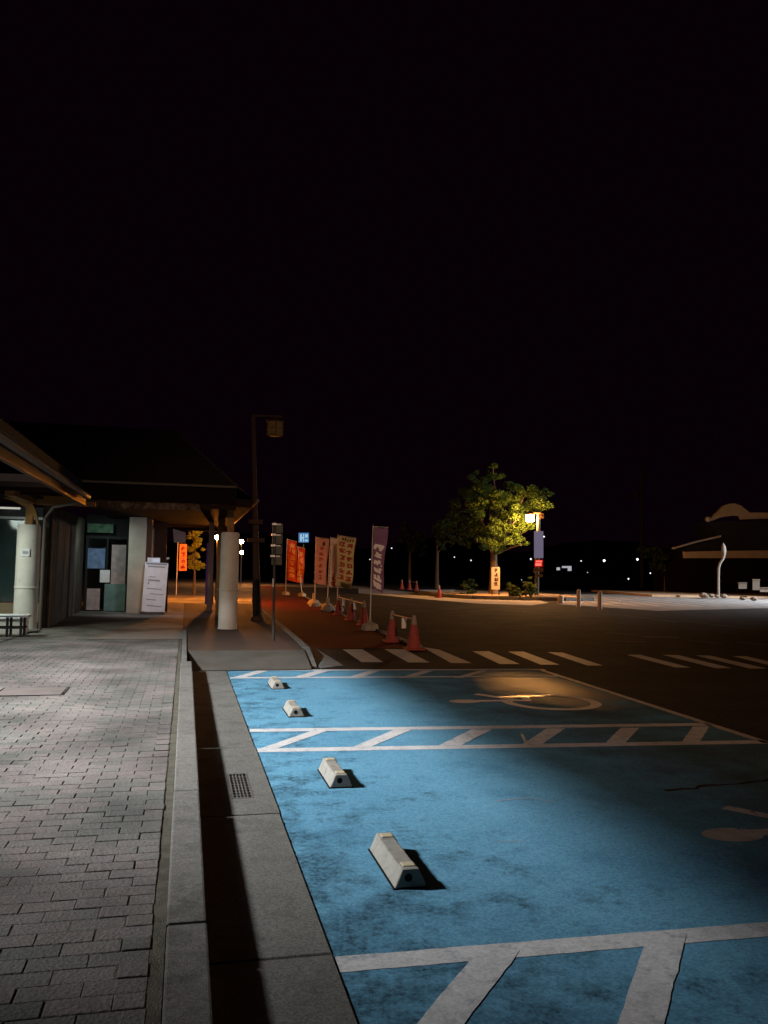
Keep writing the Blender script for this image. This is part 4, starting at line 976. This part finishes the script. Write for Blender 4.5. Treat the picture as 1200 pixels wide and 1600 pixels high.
face(833, 849, 887.5, 894, D0 - .15, .12, 'lower_plate', board_gray, kp); face(835.5, 848.5, 897, 902, D0 - .15, .1, 'lower_plate', board_gray, kp)
face(836.5, 839.5, 911, 919, D0 - .3, .03, 'post_plate', pale_metal, kp)
g = P(855, 936, D=45.5)
rk = thing('bed_boulder', 'dark low stone block at the foot of the lit lantern post', 'stone', (g.x, g.y, 0))
MB().box(g.x - .75, g.x + .55, g.y - .3, g.y + .3, 0, .28, .08).build('stone_block', stone, rk)
# poster board at the trunk
pt = thing('poster_board', 'white upright board with dark vertical characters in front of the tree trunk', 'sign', (17.2, 44.8, .15))
a = P(768, 921, D=48); b_ = P(781, 921, D=48); c = P(781, 886, D=48); d = P(768, 886, D=48); q = [a, b_, c, d]
slab(q, .06, 'board_face', sign_white, pt); glyphs(q, 1, 4, ink_dark, pt, .25, .8, .15, .95, 31, dy=-.01, wgt=.24)
for px in (769, 780): p = P(px, 925, D=48); MB().box(p.x - .03, p.x + .03, p.y + .02, p.y + .05, .15, 1.0).build('stake', wood_dark, pt)
# bollards
def bollard(px, py, top_y, r, label):
    g = G(px, py); D = math.hypot(g.x, g.y); h = P(px, top_y, D=D).z
    t = thing('bollard', label, 'bollard', (g.x, g.y, 0), 'short bollards at the lot entrance')
    MB().lathe(g.x, g.y, [(r * 1.15, 0), (r, .05), (r, h - .06), (r * .8, h - .01), (r * .3, h)], 14).build('bollard_post', bollard_m, t, smooth=True)
bollard(876, 943, 930, .14, 'dark squat bollard nearest the lantern post'); bollard(904, 948, 921, .085, 'slim pale bollard, middle of the three'); bollard(937, 952, 924, .09, 'slim pale bollard farthest right of the three')

# utility pole and wire
up = thing('utility_pole', 'tall faint concrete utility pole with crossarms right of centre', 'utility pole', (45.7, 77.5, 0))
u0_ = P(1003, 900, D=90); m = MB(); m.tube([(u0_.x, u0_.y, 0), (u0_.x, u0_.y, 13)], [.2, .13], 12); m.build('pole', utility_m, up, smooth=True)
for z in (12.2, 11.3): MB().box(u0_.x - .9, u0_.x + .9, u0_.y - .06, u0_.y + .06, z, z + .1).build('crossarm', utility_m, up)
MB().lathe(u0_.x - .8, u0_.y - .3, [(.22, 9.1), (.25, 9.3), (.25, 9.8), (.1, 10.0)], 12).build('transformer', utility_m, up, smooth=True)

# distant lights
for i, (px, py, D, r, m_) in enumerate(((612, 856.5, 260, .33, lamp_far), (710, 870.5, 300, .36, lamp_far), (736, 875.5, 280, .4, lamp_far), (578, 874, 300, .3, lamp_far), (850, 838.5, 200, .28, lamp_far_big), (829.5, 873.5, 210, .38, lamp_far),
                                        (908, 876.5, 290, .38, lamp_far), (944, 876, 240, .55, lamp_far_big), (996, 874, 240, .5, lamp_far_big), (982, 904.5, 100, .16, lamp_far), (1016, 895.5, 180, .24, lamp_far), (918, 894.5, 220, .26, far_white), (815, 906, 90, .1, far_white))):
    p = P(px, py, D=D); where = ('beside the purple banner top', 'above the far pavement, left of the tree', 'just left of the tree trunk', 'tiny one left of the purple banner', 'right of the pale board top', 'left of the red display',
                                 'right of the far white sign', 'middle of the row toward the right', 'bright one below the utility pole', 'low one left of the utility pole foot', 'dim one right of the utility pole', 'dim one under the row', 'faint one in the bed shrubs')[i]
    t = thing('distant_lamp', 'tiny white distant lamp, ' + where, 'lamp', (p.x, p.y, 0), 'small distant lamps')
    r *= .62; MB().ball((p.x, p.y, p.z), r, 10, 6).build('bulb', m_, t)
    m = MB(); m.tube([(p.x, p.y, 0), (p.x, p.y, max(.3, p.z - r))], .05, 6); m.build('pole', steel_dark, t)
fs = thing('far_lit_sign', 'small lit white roadside sign far behind the lantern post', 'sign', tuple(P(885, 888, D=150)))
face(878, 893, 884.5, 887.5, 150, .2, 'sign_panel', far_white, fs); face(887, 893, 887.6, 892, 150, .2, 'sign_panel', far_white, fs); face(869.5, 875, 886.5, 891, 150, .2, 'sign_panel', far_white, fs)
p = P(886, 900, D=150.3); m = MB(); m.tube([(p.x, p.y, 0), (p.x, p.y, 1.8)], .08, 6); m.build('pole', steel_dark, fs)

# ---------------------------------------------------------------- right building
rb = thing('far_gabled_building', 'dark building with ochre eave band and curved ochre gable on the right', 'building', (40, 56, 0))
Y0 = 56.0
MB().box(37.0, 60, Y0 + .32, Y0 + 5, 0, 3.3).build('wall', night_wall, rb)
def ribbon(pts_px, w_top, Y, th, name, m, parent):
    up_ = [P(x, y, Y) for x, y in pts_px]; lo_ = [P(x, y, Y) for x, y in w_top]
    mb = MB(); n = len(up_)
    for i in range(n): mb.v += [tuple(up_[i]), tuple(lo_[i]), (lo_[i].x, Y + th, lo_[i].z), (up_[i].x, Y + th, up_[i].z)]
    for k in range(n - 1):
        for i in range(4): j = (i + 1) % 4; mb.quadf(4 * k + i, 4 * k + j, 4 * k + 4 + j, 4 * k + 4 + i)
    mb.quadf(0, 1, 2, 3); mb.quadf(4 * n - 1, 4 * n - 2, 4 * n - 3, 4 * n - 4); return mb.build(name, m, parent)
ribbon([(1070, 862), (1120, 861), (1200, 860), (1260, 859)], [(1071, 872), (1120, 872), (1200, 872), (1260, 872)], Y0, .3, 'eave_band', ochre, rb)
ribbon([(1110, 811), (1122, 800), (1132, 790), (1140, 787), (1148, 786.5), (1158, 790), (1172, 801), (1200, 801), (1260, 800)],
       [(1112, 814), (1124, 809), (1134, 807), (1142, 806), (1150, 805.5), (1157, 806), (1160, 811.5), (1200, 810), (1260, 810)], Y0 + .1, .3, 'gable_trim', ochre, rb)
ribbon([(1053, 855.5), (1090, 845), (1127, 836.5)], [(1053, 858), (1090, 847.5), (1127, 839)], Y0 - .2, .3, 'side_roof_edge', gray_line, rb)
er = MB(); A = [P(1053, 859, Y0), P(1127, 839.5, Y0), P(1112, 815, Y0), P(1260, 811, Y0), P(1260, 859.5, Y0), P(1071, 861.5, Y0)]
er.v = [(p.x, Y0 + .45, p.z) for p in A] + [(p.x + 1.5, Y0 + 5, p.z) for p in A]; er.f = [(0, 1, 2, 3, 4, 5), (11, 10, 9, 8, 7, 6), (0, 6, 7, 1), (1, 7, 8, 2), (2, 8, 9, 3)]; er.mi = [0] * 5
er.build('roof', roof_tile, rb)
bpz = P(1109, 811, Y0); MB().ball((bpz.x, Y0 + .2, bpz.z), .22).build('ridge_ornament', gray_line, rb)
# bent pale pole with pointed head
bp2 = thing('bent_pale_pole', 'pale curved pole with pointed head standing before the ochre eave band', 'street lamp', (33.6, 47.5, .14))
pts = [P(1122.5, 933, D=58), P(1122.5, 905, D=58), P(1122.8, 888, D=58), P(1125, 880, D=58), P(1130, 873, D=58), P(1131.5, 866, D=58)]
m = MB(); m.tube(pts, [.085, .08, .08, .08, .08, .085], 12); m.build('pole', bent_m, bp2, smooth=True)
m = MB(); m.tube([P(1131.5, 867, D=58), P(1131, 860, D=58), P(1130.5, 853, D=58), P(1130, 848, D=58)], [.09, .15, .12, .01], 12); m.build('lamp_head', bent_m, bp2, smooth=True)
# utility cabinets, mound, stones at the verge
cab_m = mat('cabinet_paint', (.13, .11, .09), .7)
def cab(px0, px1, py0, py1, D, lb, m=cab_m):
    a = P(px0, py1, D=D); t = thing('utility_cabinet', lb, 'cabinet', (a.x, a.y, .14), 'boxes by the far building')
    face(px0, px1, py0, py1, D, .5, 'cabinet_body', m, t); face(px0 - .6, px1 + .6, py0 - 1, py0, D - .05, .6, 'cabinet_top', stone, t)
cab(1154, 1167, 911, 920, 60, 'small square cabinet left of the taller one by the far building'); cab(1176, 1187, 906, 922, 60, 'taller upright cabinet at the right edge by the far building')
cab(1187.5, 1215, 919, 925, 59, 'low long box beside the taller cabinet at the right edge', stone)
md = thing('stone_mound', 'low brown heap of stones at the foot of the bent pale pole', 'rocks', tuple(P(1105, 930, D=57)))
random.seed(8)
for i in range(9):
    p = P(1095 + random.uniform(0, 36), 928, D=57 + random.uniform(-.8, .8)); r = random.uniform(.14, .28)
    MB().ball((p.x, p.y, .14 + r * .3), r, 8, 5, .6).build('stone', stone, md)
for i, (px, py, s, lb) in enumerate(((1160, 932, .3, 'rounded stone left on the verge edge'), (1178, 934, .35, 'paler rounded stone near the right edge of the verge'))):
    p = P(px, py, D=54); t = tag(MB().ball((p.x, p.y, .16), s * .6, 8, 5, .6).build('verge_stone', stone), lb, 'stone', 'stones on the verge')
# small reflective marker at the dark verge, dim shrub sign
gs = thing('verge_marker', 'small dim greenish marker left of the far building', 'marker', tuple(P(1045, 885, D=80)))
face(1042, 1048, 878, 890, 80, .1, 'marker_plate', mat('marker_green', (.25, .32, .22), .5), gs)
p = P(1045, 885, D=80.1); m = MB(); m.tube([(p.x, p.y, 0), (p.x, p.y, 2)], .04, 6); m.build('marker_post', steel_dark, gs)
